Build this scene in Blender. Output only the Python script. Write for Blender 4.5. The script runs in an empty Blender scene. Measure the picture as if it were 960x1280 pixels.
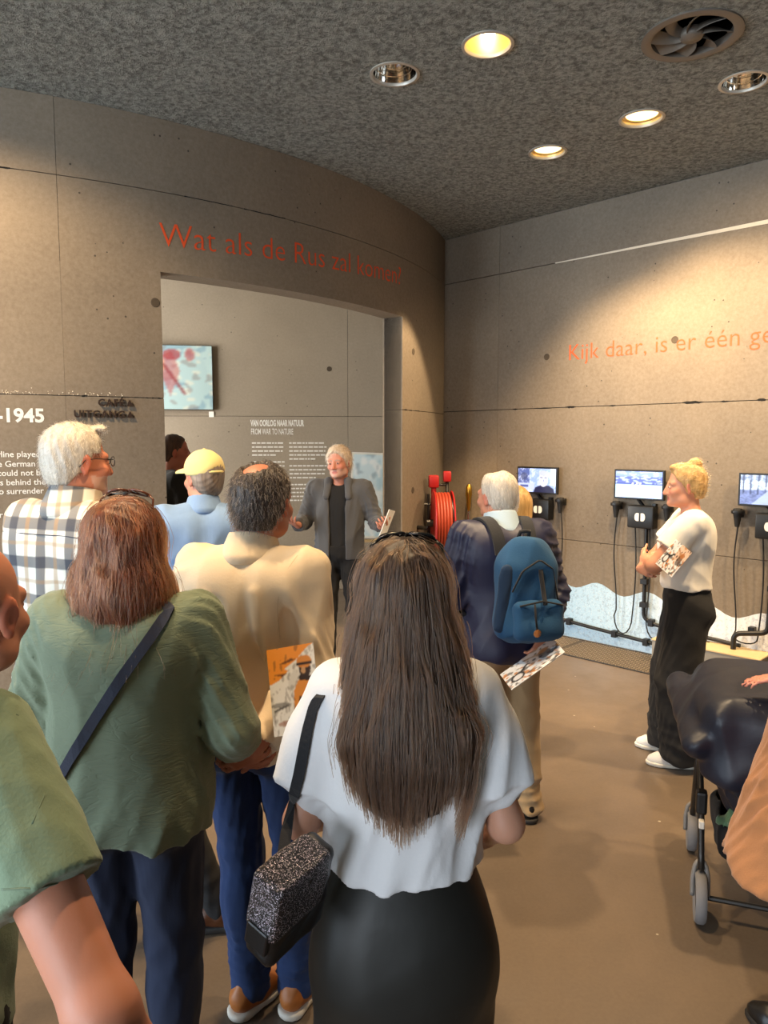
import bpy, bmesh, math, random
import numpy as np
from mathutils import Vector, Matrix

random.seed(7)
rng = np.random.default_rng(11)
SC = bpy.context.scene
COL = SC.collection
PI = math.pi

# ------------------------------------------------------------------ camera, world, exposure, large lights
F_PX, EYE = 920.0, 1.8
PITCH = math.atan(88 / F_PX)
cam_data = bpy.data.cameras.new('camera')
cam_data.sensor_fit = 'VERTICAL'
cam_data.sensor_height = 36.0
cam_data.lens = F_PX / 1280 * 36.0
cam_data.clip_start = 0.05
cam = bpy.data.objects.new('camera', cam_data)
COL.objects.link(cam)
cam.location = (0, 0, EYE)
cam.rotation_euler = (PI / 2 - PITCH, 0, 0)
SC.camera = cam

SC.view_settings.view_transform = 'Standard'
SC.view_settings.look = 'None'
SC.view_settings.gamma = 1
SC.view_settings.use_curve_mapping = False
SC.view_settings.exposure = 0.42

world = bpy.data.worlds.new('world')
SC.world = world
world.use_nodes = True
world.node_tree.nodes['Background'].inputs[0].default_value = (0.75, 0.86, 1.0, 1)
world.node_tree.nodes['Background'].inputs[1].default_value = 0.35


def area(name, loc, aim, sx, sy, power, color):
    d = bpy.data.lights.new(name, 'AREA')
    d.shape = 'RECTANGLE'
    d.size, d.size_y = sx, sy
    d.energy, d.color = power, color
    o = bpy.data.objects.new(name, d)
    COL.objects.link(o)
    o.location = loc
    o.rotation_euler = (Vector(aim) - Vector(loc)).to_track_quat('-Z', 'Y').to_euler()
    return o


# daylight through the window wall behind the visitors and through the glazing of the room beyond, plus an added fill
area('daylight_window', (-8.5, -1.6, 1.9), (0.0, 1.4, 1.2), 4.8, 2.7, 660, (0.72, 0.86, 1.0))
area('fill_behind', (-3.2, -4.2, 1.6), (-1.2, 3.0, 1.3), 2.4, 2.3, 210, (0.80, 0.90, 1.0))  # added cool fill from behind, brightens the visitors' backs
area('daylight_beyond', (-5.2, 6.9, 2.2), (-1.2, 8.6, 1.6), 2.2, 2.4, 300, (1.0, 0.95, 0.87))

WARM = (1.0, 0.72, 0.42)


def spot(name, loc, aim, power, angle=70, blend=0.6, radius=0.05, color=WARM):
    d = bpy.data.lights.new(name, 'SPOT')
    d.energy, d.color = power, color
    d.spot_size, d.spot_blend = math.radians(angle), blend
    d.shadow_soft_size = radius
    o = bpy.data.objects.new(name, d)
    COL.objects.link(o)
    o.location = loc
    o.rotation_euler = (Vector(aim) - Vector(loc)).to_track_quat('-Z', 'Y').to_euler()
    return o


# ------------------------------------------------------------------ geometry of the place
CEIL = 3.86
CX, CY, RAD = -4.14, 9.05, 4.93          # the round concrete core on the left
WALL_K = 8.41                            # the straight wall on the right: x + y = WALL_K
SQ = math.sqrt(2)


def ray(px, py):
    d = np.array([(px - 480) / F_PX, 1.0, -(py - 640) / F_PX])
    c, s = math.cos(PITCH), math.sin(PITCH)
    return np.array([d[0], c * d[1] + s * d[2], -s * d[1] + c * d[2]])


def at(px, py, Y):                       # the point of the place seen at that spot of the photograph at distance Y
    r = ray(px, py)
    return r * (Y / r[1]) + np.array([0, 0, EYE])


def wall_pt(u, z, off=0.0):              # a point on the straight wall: u along it, off = distance in front of it
    return np.array([(WALL_K + SQ * u) / 2 - off / SQ, (WALL_K - SQ * u) / 2 - off / SQ, z])


def core_pt(ang, z, off=0.0):            # a point on the round wall, angle in degrees
    a = math.radians(ang)
    return np.array([CX + (RAD + off) * math.cos(a), CY + (RAD + off) * math.sin(a), z])


# ------------------------------------------------------------------ colour and materials
def lin(c):
    c = np.asarray(c, float) / 255.0
    return np.where(c <= 0.04045, c / 12.92, ((c + 0.055) / 1.055) ** 2.4)


def rgba(c):
    return tuple(lin(c)) + (1.0,)


class NT:
    def __init__(self, name):
        self.m = bpy.data.materials.new(name)
        self.m.use_nodes = True
        self.t = self.m.node_tree
        self.b = self.t.nodes['Principled BSDF']

    def n(self, kind, **kw):
        nd = self.t.nodes.new(kind)
        for k, v in kw.items():
            if k.startswith('i_'):
                key = k[2:]
                nd.inputs[int(key) if key.isdigit() else key].default_value = v
            else:
                setattr(nd, k, v)
        return nd

    def l(self, a, b):
        self.t.links.new(a, b)

    def coord(self, scale=(1, 1, 1), kind='Object'):
        tc = self.n('ShaderNodeTexCoord')
        mp = self.n('ShaderNodeMapping')
        mp.inputs['Scale'].default_value = scale
        self.l(tc.outputs[kind], mp.inputs['Vector'])
        return mp.outputs[0]

    def noise(self, vec, scale, detail=4, rough=0.55, dist=0.0):
        nd = self.n('ShaderNodeTexNoise')
        nd.inputs['Scale'].default_value = scale
        nd.inputs['Detail'].default_value = detail
        nd.inputs['Roughness'].default_value = rough
        nd.inputs['Distortion'].default_value = dist
        self.l(vec, nd.inputs['Vector'])
        return nd.outputs['Fac']

    def ramp(self, fac, stops):
        r = self.n('ShaderNodeValToRGB')
        e = r.color_ramp.elements
        while len(e) < len(stops):
            e.new(0.5)
        for i, (p, c) in enumerate(stops):
            e[i].position = p
            e[i].color = c if len(c) == 4 else tuple(c) + (1,)
        self.l(fac, r.inputs[0])
        return r.outputs[0]

    def mix(self, fac, a, b, blend='MIX'):
        m = self.n('ShaderNodeMix', data_type='RGBA', blend_type=blend)
        for sock, v in ((m.inputs[0], fac), (m.inputs[6], a), (m.inputs[7], b)):
            if hasattr(v, 'is_output'):
                self.l(v, sock)
            else:
                sock.default_value = v
        return m.outputs[2]

    def math(self, op, a, b=0.0, c=0.0):
        m = self.n('ShaderNodeMath', operation=op)
        for sock, v in zip(m.inputs, (a, b, c)):
            if hasattr(v, 'is_output'):
                self.l(v, sock)
            else:
                sock.default_value = v
        return m.outputs[0]

    def bump(self, h, strength=0.3, dist=0.01, normal=None):
        b = self.n('ShaderNodeBump')
        b.inputs['Strength'].default_value = strength
        b.inputs['Distance'].default_value = dist
        self.l(h, b.inputs['Height'])
        if normal is not None:
            self.l(normal, b.inputs['Normal'])
        return b.outputs[0]

    def out(self, color=None, rough=None, normal=None, **kw):
        for key, v in (('Base Color', color), ('Roughness', rough), ('Normal', normal)):
            if v is None:
                continue
            if hasattr(v, 'is_output'):
                self.l(v, self.b.inputs[key])
            else:
                self.b.inputs[key].default_value = v
        for k, v in kw.items():
            self.b.inputs[k.replace('_', ' ')].default_value = v
        return self.m


def mat_plain(name, c, rough=0.5, metal=0.0, bump=0.0, scale=60, **kw):
    t = NT(name)
    v = t.coord()
    n = t.noise(v, scale, 3)
    col = t.mix(t.math('MULTIPLY', n, 0.35), rgba(c), tuple(x * 0.6 for x in lin(c)) + (1,))
    nm = t.bump(n, bump, 0.004) if bump else None
    return t.out(col, rough, nm, Metallic=metal, **kw)


def mat_cloth(name, c, dark=0.72, weave=900, bump=0.25, rough=0.9, streak=None, sheen=0.15, crease=0.0):
    t = NT(name)
    v = t.coord()
    n1 = t.noise(v, 9, 4, 0.6)
    n2 = t.noise(t.coord(streak or (1, 1, 1)), 70 if streak else 160, 2)
    a = rgba(c)
    b = tuple(x * dark for x in a[:3]) + (1,)
    col = t.mix(t.math('MULTIPLY', n1, 0.6), a, b)
    col = t.mix(t.math('MULTIPLY', n2, 0.45), col, b)
    w = t.noise(v, weave, 1)
    h = t.math('ADD', t.math('MULTIPLY', w, 0.25), n2)
    if crease:
        cz = t.noise(t.coord((1, 1, 3.2)), 11, 3, 0.5, 1.4)
        rd = t.math('ABSOLUTE', t.math('SUBTRACT', cz, 0.5))
        cr = t.math('SMOOTH_MIN', t.math('MULTIPLY', rd, 14), 1.0, 0.3)
        h = t.math('ADD', h, t.math('MULTIPLY', cr, crease))
    return t.out(col, rough, t.bump(h, bump, 0.003), Sheen_Weight=sheen)


def mat_concrete(name, c1, c2, bump=0.25):
    t = NT(name)
    v = t.coord()
    big = t.noise(v, 0.9, 5, 0.6, 0.4)
    mid = t.noise(t.coord((1, 1, 0.35)), 3.2, 4, 0.6, 0.2)
    fine = t.noise(v, 40, 4, 0.7)
    col = t.ramp(big, [(0.3, rgba(c1)), (0.7, rgba(c2))])
    col = t.mix(t.math('MULTIPLY', mid, 0.5), col, tuple(x * 0.72 for x in lin(c1)) + (1,))
    col = t.mix(t.math('MULTIPLY', fine, 0.18), col, rgba((235, 225, 210)))
    vo = t.n('ShaderNodeTexVoronoi')
    vo.inputs['Scale'].default_value = 13
    t.l(v, vo.inputs['Vector'])
    sel = t.noise(v, 2.1, 2)
    pit = t.math('MULTIPLY', t.math('LESS_THAN', vo.outputs['Distance'], 0.085), t.math('GREATER_THAN', sel, 0.54))
    col = t.mix(t.math('MULTIPLY', pit, 0.75), col, (0.02, 0.016, 0.012, 1))
    h = t.math('SUBTRACT', t.math('ADD', t.math('MULTIPLY', fine, 0.5), mid), t.math('MULTIPLY', pit, 1.5))
    return t.out(col, 0.82, t.bump(h, bump, 0.006))


def mat_vcol(name, rough=0.6, emit=0.0, bump=0.0, sub=0.0, coat=0.0, spec=0.5):
    t = NT(name)
    a = t.n('ShaderNodeVertexColor', layer_name='Col')
    nm = None
    if bump:
        v = t.coord()
        nm = t.bump(t.math('ADD', t.noise(v, 260, 3), t.noise(v, 60, 2)), bump, 0.0015)
    m = t.out(a.outputs[0], rough, nm)
    t.b.inputs['Specular IOR Level'].default_value = spec
    if emit:
        t.l(a.outputs[0], t.b.inputs['Emission Color'])
        t.b.inputs['Emission Strength'].default_value = emit
    if sub:
        t.b.inputs['Subsurface Weight'].default_value = sub
        t.b.inputs['Subsurface Radius'].default_value = (0.012, 0.005, 0.003)
        t.b.inputs['Subsurface Scale'].default_value = 1.0
    if coat:
        t.b.inputs['Coat Weight'].default_value = coat
    return m


def mat_hair(name, c, c2=None, rough=0.5, scale=60):
    t = NT(name)
    v = t.coord((1, 1, 0.12))
    n = t.noise(v, scale, 3, 0.6)
    col = t.ramp(n, [(0.3, rgba(c)), (0.7, rgba(c2 or tuple(x * 0.7 for x in c)))])
    return t.out(col, rough, t.bump(n, 0.35, 0.004), Specular_IOR_Level=0.4)


def mat_strand(name, c, c2=None, rough=0.35):
    t = NT(name)
    hi = t.n('ShaderNodeHairInfo')
    col = t.ramp(hi.outputs['Random'], [(0.0, rgba(c)), (1.0, rgba(c2 or tuple(x * 0.75 for x in c)))])
    h = t.n('ShaderNodeBsdfHairPrincipled')
    h.parametrization = 'COLOR'
    h.inputs['Roughness'].default_value = rough
    h.inputs['Radial Roughness'].default_value = 0.4
    t.l(col, h.inputs['Color'])
    t.l(h.outputs[0], t.t.nodes['Material Output'].inputs[0])
    return t.m


# ------------------------------------------------------------------ object helpers
def tag(o, label=None, cat=None, group=None, kind=None):
    for k, v in (('label', label), ('category', cat), ('group', group), ('kind', kind)):
        if v:
            o[k] = v
    return o


def empty(name, loc=(0, 0, 0), rz=0.0, parent=None):
    o = bpy.data.objects.new(name, None)
    o.empty_display_size = 0.1
    COL.objects.link(o)
    o.location = tuple(map(float, loc))
    o.rotation_euler = (0, 0, rz)
    o.parent = parent
    return o


def link(name, me, mat=None, parent=None, smooth=False):
    o = bpy.data.objects.new(name, me)
    COL.objects.link(o)
    if mat is not None and not me.materials:
        me.materials.append(mat)
    if smooth:
        me.polygons.foreach_set('use_smooth', np.ones(len(me.polygons), bool))
    o.parent = parent
    return o


def np_mesh(name, V, Q, colors=None):
    me = bpy.data.meshes.new(name)
    V = np.ascontiguousarray(V, np.float32)
    Q = np.ascontiguousarray(Q, np.int32)
    k = Q.shape[1]
    me.vertices.add(len(V))
    me.vertices.foreach_set('co', V.ravel())
    me.loops.add(Q.size)
    me.loops.foreach_set('vertex_index', Q.ravel())
    me.polygons.add(len(Q))
    me.polygons.foreach_set('loop_start', np.arange(0, Q.size, k, dtype=np.int32))
    me.update(calc_edges=True)
    if colors is not None:
        a = me.color_attributes.new('Col', 'FLOAT_COLOR', 'POINT')
        a.data.foreach_set('color', np.c_[colors, np.ones(len(V))].astype(np.float32).ravel())
    return me


class MB:
    """collects boxes, tubes, lathes, prisms and builds ONE mesh object"""

    def __init__(self):
        self.bm = bmesh.new()

    def box(self, c, size, rot=None, bevel=0.0):
        r = bmesh.ops.create_cube(self.bm, size=1.0)
        vs = r['verts']
        M = Matrix.Translation(Vector(c)) @ (rot.to_4x4() if rot is not None else Matrix.Identity(4)) @ Matrix.Diagonal((*size, 1))
        bmesh.ops.transform(self.bm, matrix=M, verts=vs)
        if bevel:
            es = list({e for v in vs for e in v.link_edges})
            bmesh.ops.bevel(self.bm, geom=es, offset=bevel, segments=2, profile=0.5, affect='EDGES')
        return self

    def tube(self, pts, r, n=8, closed=False, cap=True, sy=1.0):
        P = [Vector(p) for p in pts]
        R = r if hasattr(r, '__len__') else [r] * len(P)
        rings = []
        up = None
        m = len(P)
        for i in range(m):
            if closed:
                d = P[(i + 1) % m] - P[i - 1]
            else:
                d = P[min(i + 1, m - 1)] - P[max(i - 1, 0)]
            d.normalize()
            if up is None:
                up = d.orthogonal().normalized()
                if abs(d.z) < 0.9:
                    up = (Vector((0, 0, 1)) - d * d.z).normalized()
            else:
                up = (up - d * up.dot(d)).normalized()
            s = d.cross(up)
            rings.append([self.bm.verts.new(P[i] + (s * math.cos(a) + up * math.sin(a) * sy) * R[i])
                          for a in (2 * PI * k / n for k in range(n))])
        for i in range(m if closed else m - 1):
            a, b = rings[i], rings[(i + 1) % m]
            for k in range(n):
                self.bm.faces.new((a[k], a[(k + 1) % n], b[(k + 1) % n], b[k]))
        if cap and not closed:
            self.bm.faces.new(rings[0][::-1])
            self.bm.faces.new(rings[-1])
        return self

    def lathe(self, prof, c=(0, 0, 0), rot=None, n=32, close=False, caps=True):
        M = Matrix.Translation(Vector(c)) @ (rot.to_4x4() if rot is not None else Matrix.Identity(4))
        rings = []
        for r, z in prof:
            rings.append([self.bm.verts.new(M @ Vector((r * math.cos(2 * PI * k / n), r * math.sin(2 * PI * k / n), z))) for k in range(n)])
        pairs = list(zip(rings, rings[1:]))
        if close:
            pairs.append((rings[-1], rings[0]))
        for a, b in pairs:
            for k in range(n):
                self.bm.faces.new((a[k], a[(k + 1) % n], b[(k + 1) % n], b[k]))
        if caps and not close:
            if prof[0][0] > 1e-6:
                self.bm.faces.new(rings[0][::-1])
            if prof[-1][0] > 1e-6:
                self.bm.faces.new(rings[-1])
        return self

    def poly(self, pts, depth=None):
        """a flat polygon, extruded by the vector depth"""
        a = [self.bm.verts.new(Vector(p)) for p in pts]
        if depth is None:
            self.bm.faces.new(a)
            return self
        b = [self.bm.verts.new(Vector(p) + Vector(depth)) for p in pts]
        self.bm.faces.new(a)
        self.bm.faces.new(b[::-1])
        n = len(a)
        for i in range(n):
            self.bm.faces.new((a[i], b[i], b[(i + 1) % n], a[(i + 1) % n]))
        return self

    def build(self, name, mat, parent=None, smooth=False, angle=None):
        bmesh.ops.recalc_face_normals(self.bm, faces=self.bm.faces)
        me = bpy.data.meshes.new(name)
        self.bm.to_mesh(me)
        self.bm.free()
        o = link(name, me, mat, parent, smooth)
        if smooth and angle is not None:
            me.set_sharp_from_angle(angle=math.radians(angle))
        return o


def rotz(a):
    return Matrix.Rotation(a, 3, 'Z')


def basis(x, y, z):
    return Matrix((x, y, z)).transposed()


WALL_ROT = rotz(-PI / 4)                  # local x runs along the straight wall (towards the viewer), local y points into it


def text_verts(s, size, weight=0.0, xs=1.0, spacing=1.0, extrude=0.0, align='LEFT'):
    cu = bpy.data.curves.new('text', 'FONT')
    cu.body = s
    cu.size = size
    cu.offset = weight
    cu.resolution_u = 3
    cu.space_character = spacing
    cu.extrude = extrude
    cu.align_x = align
    ob = bpy.data.objects.new('text', cu)
    COL.objects.link(ob)
    dg = bpy.context.evaluated_depsgraph_get()
    me = bpy.data.meshes.new_from_object(ob.evaluated_get(dg))
    bpy.data.objects.remove(ob)
    V = np.empty(len(me.vertices) * 3, np.float32)
    me.vertices.foreach_get('co', V)
    V = V.reshape(-1, 3)
    V[:, 0] *= xs
    return me, V


def set_verts(me, V):
    me.vertices.foreach_set('co', np.ascontiguousarray(V, np.float32).ravel())
    me.update()


def wall_text(s, size, u0, z0, mat, parent, off=0.002, width=None, **kw):
    me, V = text_verts(s, size, **kw)
    if width:
        V[:, 0] *= width / V[:, 0].max()
    W = np.array([wall_pt(u0 + v[0], z0 + v[1], off + v[2]) for v in V])
    set_verts(me, W)
    return link('lettering', me, mat, parent)


def core_text(s, size, a0, z0, mat, parent, off=0.002, width=None, right=False, slope=0.0, **kw):
    me, V = text_verts(s, size, **kw)
    if width:
        V[:, 0] *= width / V[:, 0].max()
    if right:
        V[:, 0] -= V[:, 0].max()
    W = np.array([core_pt(a0 + math.degrees(v[0] / RAD), z0 + v[1] + slope * v[0], off + v[2]) for v in V])
    set_verts(me, W)
    return link('lettering', me, mat, parent)


# ------------------------------------------------------------------ flat print painted point by point
class Canvas:
    def __init__(self, nx, ny, base):
        self.nx, self.ny = nx, ny
        x = (np.arange(nx) + 0.5) / nx
        y = (np.arange(ny) + 0.5) / ny
        self.X, self.Y = np.meshgrid(x, y, indexing='ij')
        self.C = np.empty((nx, ny, 3))
        self.C[:] = lin(base)

    def fill(self, mask, c, a=1.0):
        m = mask.astype(float)[..., None] * a
        self.C = self.C * (1 - m) + lin(c) * m
        return self

    def ell(self, cx, cy, rx, ry, c, a=1.0, rot=0.0):
        dx, dy = self.X - cx, self.Y - cy
        co, si = math.cos(rot), math.sin(rot)
        u, v = dx * co + dy * si, -dx * si + dy * co
        return self.fill((u / rx) ** 2 + (v / ry) ** 2 < 1, c, a)

    def rect(self, x0, y0, x1, y1, c, a=1.0):
        return self.fill((self.X > x0) & (self.X < x1) & (self.Y > y0) & (self.Y < y1), c, a)

    def poly(self, pts, c, a=1.0):
        ins = np.zeros_like(self.X, bool)
        n = len(pts)
        for i in range(n):
            x0, y0 = pts[i]
            x1, y1 = pts[(i + 1) % n]
            if y0 == y1:
                continue
            cr = ((y0 > self.Y) != (y1 > self.Y)) & (self.X < (x1 - x0) * (self.Y - y0) / (y1 - y0) + x0)
            ins ^= cr
        return self.fill(ins, c, a)

    def line(self, x0, y0, x1, y1, w, c, a=1.0, asp=1.0):
        dx, dy = (x1 - x0), (y1 - y0) * asp
        t = np.clip(((self.X - x0) * dx + (self.Y - y0) * asp * dy) / (dx * dx + dy * dy + 1e-9), 0, 1)
        return self.fill(np.hypot(self.X - x0 - t * dx, (self.Y - y0) * asp - t * dy) < w, c, a)

    def noise(self, fx, fy, seed, thr, c, a=1.0):
        r = np.random.default_rng(seed)
        f = np.zeros_like(self.X)
        for i in range(7):
            k = r.normal(size=2) * np.array([fx, fy])
            f += np.sin(k[0] * self.X + k[1] * self.Y + r.uniform(0, 6.3) + 1.3 * np.sin(k[1] * self.X * 0.7 - k[0] * self.Y * 0.6))
        return self.fill(f / 2.6 > thr, c, a)

    def build(self, name, w, h, mat, parent=None):
        """a flat grid in local x (width) and z (height), facing local -y, centred; cells keep flat colours"""
        nx, ny = self.nx, self.ny
        gx = (np.arange(nx + 1) / nx - 0.5) * w
        gy = (np.arange(ny + 1) / ny - 0.5) * h
        V = np.stack(np.broadcast_arrays(gx[:, None], 0.0, gy[None, :]), -1).reshape(-1, 3)
        i, j = np.meshgrid(np.arange(nx), np.arange(ny), indexing='ij')
        q = (i * (ny + 1) + j).ravel()
        Q = np.c_[q, q + ny + 1, q + ny + 2, q + 1]
        # colours at the grid points (mean of the cells round them)
        Cp = np.pad(self.C, ((1, 1), (1, 1), (0, 0)), mode='edge')
        Cv = (Cp[:-1, :-1] + Cp[1:, :-1] + Cp[:-1, 1:] + Cp[1:, 1:]) / 4
        me = np_mesh(name, V, Q, Cv.reshape(-1, 3))
        return link(name, me, mat, parent)
# ------------------------------------------------------------------ smooth solid modelling on a grid (bodies, clothes)
class Prim:
    def __init__(self, lo, hi, f):
        self.lo, self.hi, self.f = np.asarray(lo, float), np.asarray(hi, float), f


A3 = lambda p: np.asarray(p, float)


def cap(a, b, ra, rb, fx=1.0, fy=1.0, fa=False, fb=False):
    """tapered capsule from a to b; fx, fy stretch its section along x and y; fa/fb cut that end flat"""
    a, b = A3(a), A3(b)
    g = np.array([fx, fy, 1.0])
    A, B = a / g, b / g
    ba = B - A
    L2 = float(ba @ ba) + 1e-12
    mn = min(fx, fy, 1.0)
    dirn = (b - a) / (np.linalg.norm(b - a) + 1e-9)

    def f(X, Y, Z):
        x, y, z = X / g[0] - A[0], Y / g[1] - A[1], Z - A[2]
        t = np.clip((x * ba[0] + y * ba[1] + z * ba[2]) / L2, 0, 1)
        d = np.sqrt((x - t * ba[0]) ** 2 + (y - t * ba[1]) ** 2 + (z - t * ba[2]) ** 2) - (ra + (rb - ra) * t)
        d = d * mn
        if fb:
            d = np.maximum(d, (X - b[0]) * dirn[0] + (Y - b[1]) * dirn[1] + (Z - b[2]) * dirn[2])
        if fa:
            d = np.maximum(d, -((X - a[0]) * dirn[0] + (Y - a[1]) * dirn[1] + (Z - a[2]) * dirn[2]))
        return d

    e = np.array([fx, fy, 1.0])
    return Prim(np.minimum(a - ra * e, b - rb * e), np.maximum(a + ra * e, b + rb * e), f)


def ell(c, r):
    c, r = A3(c), A3(r)

    def f(X, Y, Z):
        x, y, z = (X - c[0]) / r[0], (Y - c[1]) / r[1], (Z - c[2]) / r[2]
        k0 = np.sqrt(x * x + y * y + z * z)
        k1 = np.sqrt((x / r[0]) ** 2 + (y / r[1]) ** 2 + (z / r[2]) ** 2) + 1e-9
        return k0 * (k0 - 1) / k1

    return Prim(c - r, c + r, f)


def rbox(c, s, r=0.01):
    c, s = A3(c), A3(s)

    def f(X, Y, Z):
        qx, qy, qz = np.abs(X - c[0]) - s[0] + r, np.abs(Y - c[1]) - s[1] + r, np.abs(Z - c[2]) - s[2] + r
        return np.sqrt(np.maximum(qx, 0) ** 2 + np.maximum(qy, 0) ** 2 + np.maximum(qz, 0) ** 2) + np.minimum(np.maximum(np.maximum(qx, qy), qz), 0) - r

    return Prim(c - s, c + s, f)


def xf(p, M, c, sc=1.0):
    """a primitive moved from a local frame: world = M @ (sc * local) + c"""
    M, c = np.asarray(M, float), A3(c)
    cor = np.array([[x, y, z] for x in (p.lo[0], p.hi[0]) for y in (p.lo[1], p.hi[1]) for z in (p.lo[2], p.hi[2])]) * sc @ M.T + c
    f0 = p.f

    def f(X, Y, Z):
        x, y, z = (X - c[0]) / sc, (Y - c[1]) / sc, (Z - c[2]) / sc
        return f0(M[0, 0] * x + M[1, 0] * y + M[2, 0] * z, M[0, 1] * x + M[1, 1] * y + M[2, 1] * z, M[0, 2] * x + M[1, 2] * y + M[2, 2] * z) * sc

    return Prim(cor.min(0), cor.max(0), f)


class Solid:
    def __init__(self):
        self.ops = []

    def add(self, p, k=0.0):
        self.ops.append(('u', p, k))
        return self

    def sub(self, p, k=0.0):
        self.ops.append(('s', p, k))
        return self

    def cut(self, f, k=0.0):             # keep where f(X,Y,Z) < 0
        self.ops.append(('i', f, k))
        return self

    def grid(self, h, zspec=None, disp=None):
        us = [o[1] for o in self.ops if o[0] == 'u']
        lo = np.min([p.lo for p in us], 0) - 0.035
        hi = np.max([p.hi for p in us], 0) + 0.035
        xs, ys = np.arange(lo[0], hi[0], h), np.arange(lo[1], hi[1], h)
        if zspec:
            zs, z = [], lo[2]
            while z < hi[2]:
                zs.append(z)
                z += next((s for z0, z1, s in zspec if z0 <= z < z1), h)
            zs = np.array(zs)
        else:
            zs = np.arange(lo[2], hi[2], h)
        ax = (xs.astype(np.float32), ys.astype(np.float32), zs.astype(np.float32))
        D = np.full((len(xs), len(ys), len(zs)), 0.2, np.float32)
        for op, p, k in self.ops:
            if op == 'i':
                v = p(ax[0][:, None, None], ax[1][None, :, None], ax[2][None, None, :])
                if k > 0:
                    hh = np.clip(0.5 - 0.5 * (D - v) / k, 0, 1)
                    D = (D * (1 - hh) + v * hh + k * hh * (1 - hh)).astype(np.float32)
                else:
                    D = np.maximum(D, v).astype(np.float32)
                continue
            m = k + 0.04
            sl = tuple(slice(max(0, int(np.searchsorted(a, p.lo[i] - m)) - 1), int(np.searchsorted(a, p.hi[i] + m)) + 1) for i, a in enumerate(ax))
            d1 = D[sl]
            if d1.size == 0:
                continue
            v = p.f(ax[0][sl[0]][:, None, None], ax[1][sl[1]][None, :, None], ax[2][sl[2]][None, None, :]).astype(np.float32)
            if op == 'u':
                if k > 0:
                    hh = np.clip(0.5 + 0.5 * (d1 - v) / k, 0, 1)
                    D[sl] = d1 * (1 - hh) + v * hh - k * hh * (1 - hh)
                else:
                    D[sl] = np.minimum(d1, v)
            else:
                v = -v
                if k > 0:
                    hh = np.clip(0.5 - 0.5 * (d1 - v) / k, 0, 1)
                    D[sl] = d1 * (1 - hh) + v * hh + k * hh * (1 - hh)
                else:
                    D[sl] = np.maximum(d1, v)
        if disp is not None:
            ii = np.nonzero(np.abs(D) < 0.045)
            P = np.stack([xs[ii[0]], ys[ii[1]], zs[ii[2]]], 1)
            D[ii] += disp(P).astype(np.float32)
        # close the border
        for a in range(3):
            s = [slice(None)] * 3
            for e in (0, -1):
                s[a] = e
                D[tuple(s)] = np.maximum(D[tuple(s)], 0.01)
        return D, xs, ys, zs

    def mesh(self, h, zspec=None, disp=None):
        self.G = self.grid(h, zspec, disp)
        return nets(*self.G)


def nets(D, xs, ys, zs):
    S = D < 0
    nx, ny, nz = D.shape
    C = (xs, ys, zs)
    st = ((ny - 1) * (nz - 1), nz - 1, 1)
    cells, pos, quads_n = [], [], 0
    flips = []
    for a in range(3):
        s0 = [slice(None)] * 3
        s1 = [slice(None)] * 3
        s0[a], s1[a] = slice(0, -1), slice(1, None)
        e = np.nonzero(S[tuple(s0)] != S[tuple(s1)])
        e = [q.astype(np.int64) for q in e]
        b, c = (a + 1) % 3, (a + 2) % 3
        ok = (e[b] > 0) & (e[c] > 0) & (e[b] < D.shape[b] - 1) & (e[c] < D.shape[c] - 1)
        e = [q[ok] for q in e]
        f = [q.copy() for q in e]
        f[a] = f[a] + 1
        d0, d1 = D[tuple(e)], D[tuple(f)]
        t = d0 / (d0 - d1)
        p = np.stack([C[0][e[0]], C[1][e[1]], C[2][e[2]]], 1).astype(float)
        p[:, a] += t * (C[a][f[a]] - C[a][e[a]])
        base = e[0] * st[0] + e[1] * st[1] + e[2] * st[2]
        q = np.stack([base - st[b] - st[c], base - st[c], base, base - st[b]], 1)
        fl = S[tuple(e)]
        q[~fl] = q[~fl][:, ::-1]
        cells.append(q)
        pos.append(np.repeat(p[:, None], 4, 1))
    Q = np.concatenate(cells)
    P = np.concatenate(pos).reshape(-1, 3)
    u, inv = np.unique(Q.ravel(), return_inverse=True)
    n = np.bincount(inv).astype(float)
    V = np.stack([np.bincount(inv, P[:, i]) / n for i in range(3)], 1)
    return V, inv.reshape(-1, 4)


def sample(G, P):
    """distance and gradient of a grid at points (trilinear)"""
    D, xs, ys, zs = G

    def val(Q):
        idx, fr = [], []
        for i, a in enumerate((xs, ys, zs)):
            k = np.clip(np.searchsorted(a, Q[:, i]) - 1, 0, len(a) - 2)
            idx.append(k)
            fr.append(np.clip((Q[:, i] - a[k]) / (a[k + 1] - a[k]), 0, 1))
        o = 0
        for dx in (0, 1):
            for dy in (0, 1):
                for dz in (0, 1):
                    w = (fr[0] if dx else 1 - fr[0]) * (fr[1] if dy else 1 - fr[1]) * (fr[2] if dz else 1 - fr[2])
                    o = o + w * D[idx[0] + dx, idx[1] + dy, idx[2] + dz]
        return o

    e = (xs[1] - xs[0]) * 1.2
    d = val(P)
    g = np.stack([val(P + np.eye(3)[i] * e) - val(P - np.eye(3)[i] * e) for i in range(3)], 1)
    g /= np.linalg.norm(g, axis=1, keepdims=True) + 1e-9
    return d, g


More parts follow.
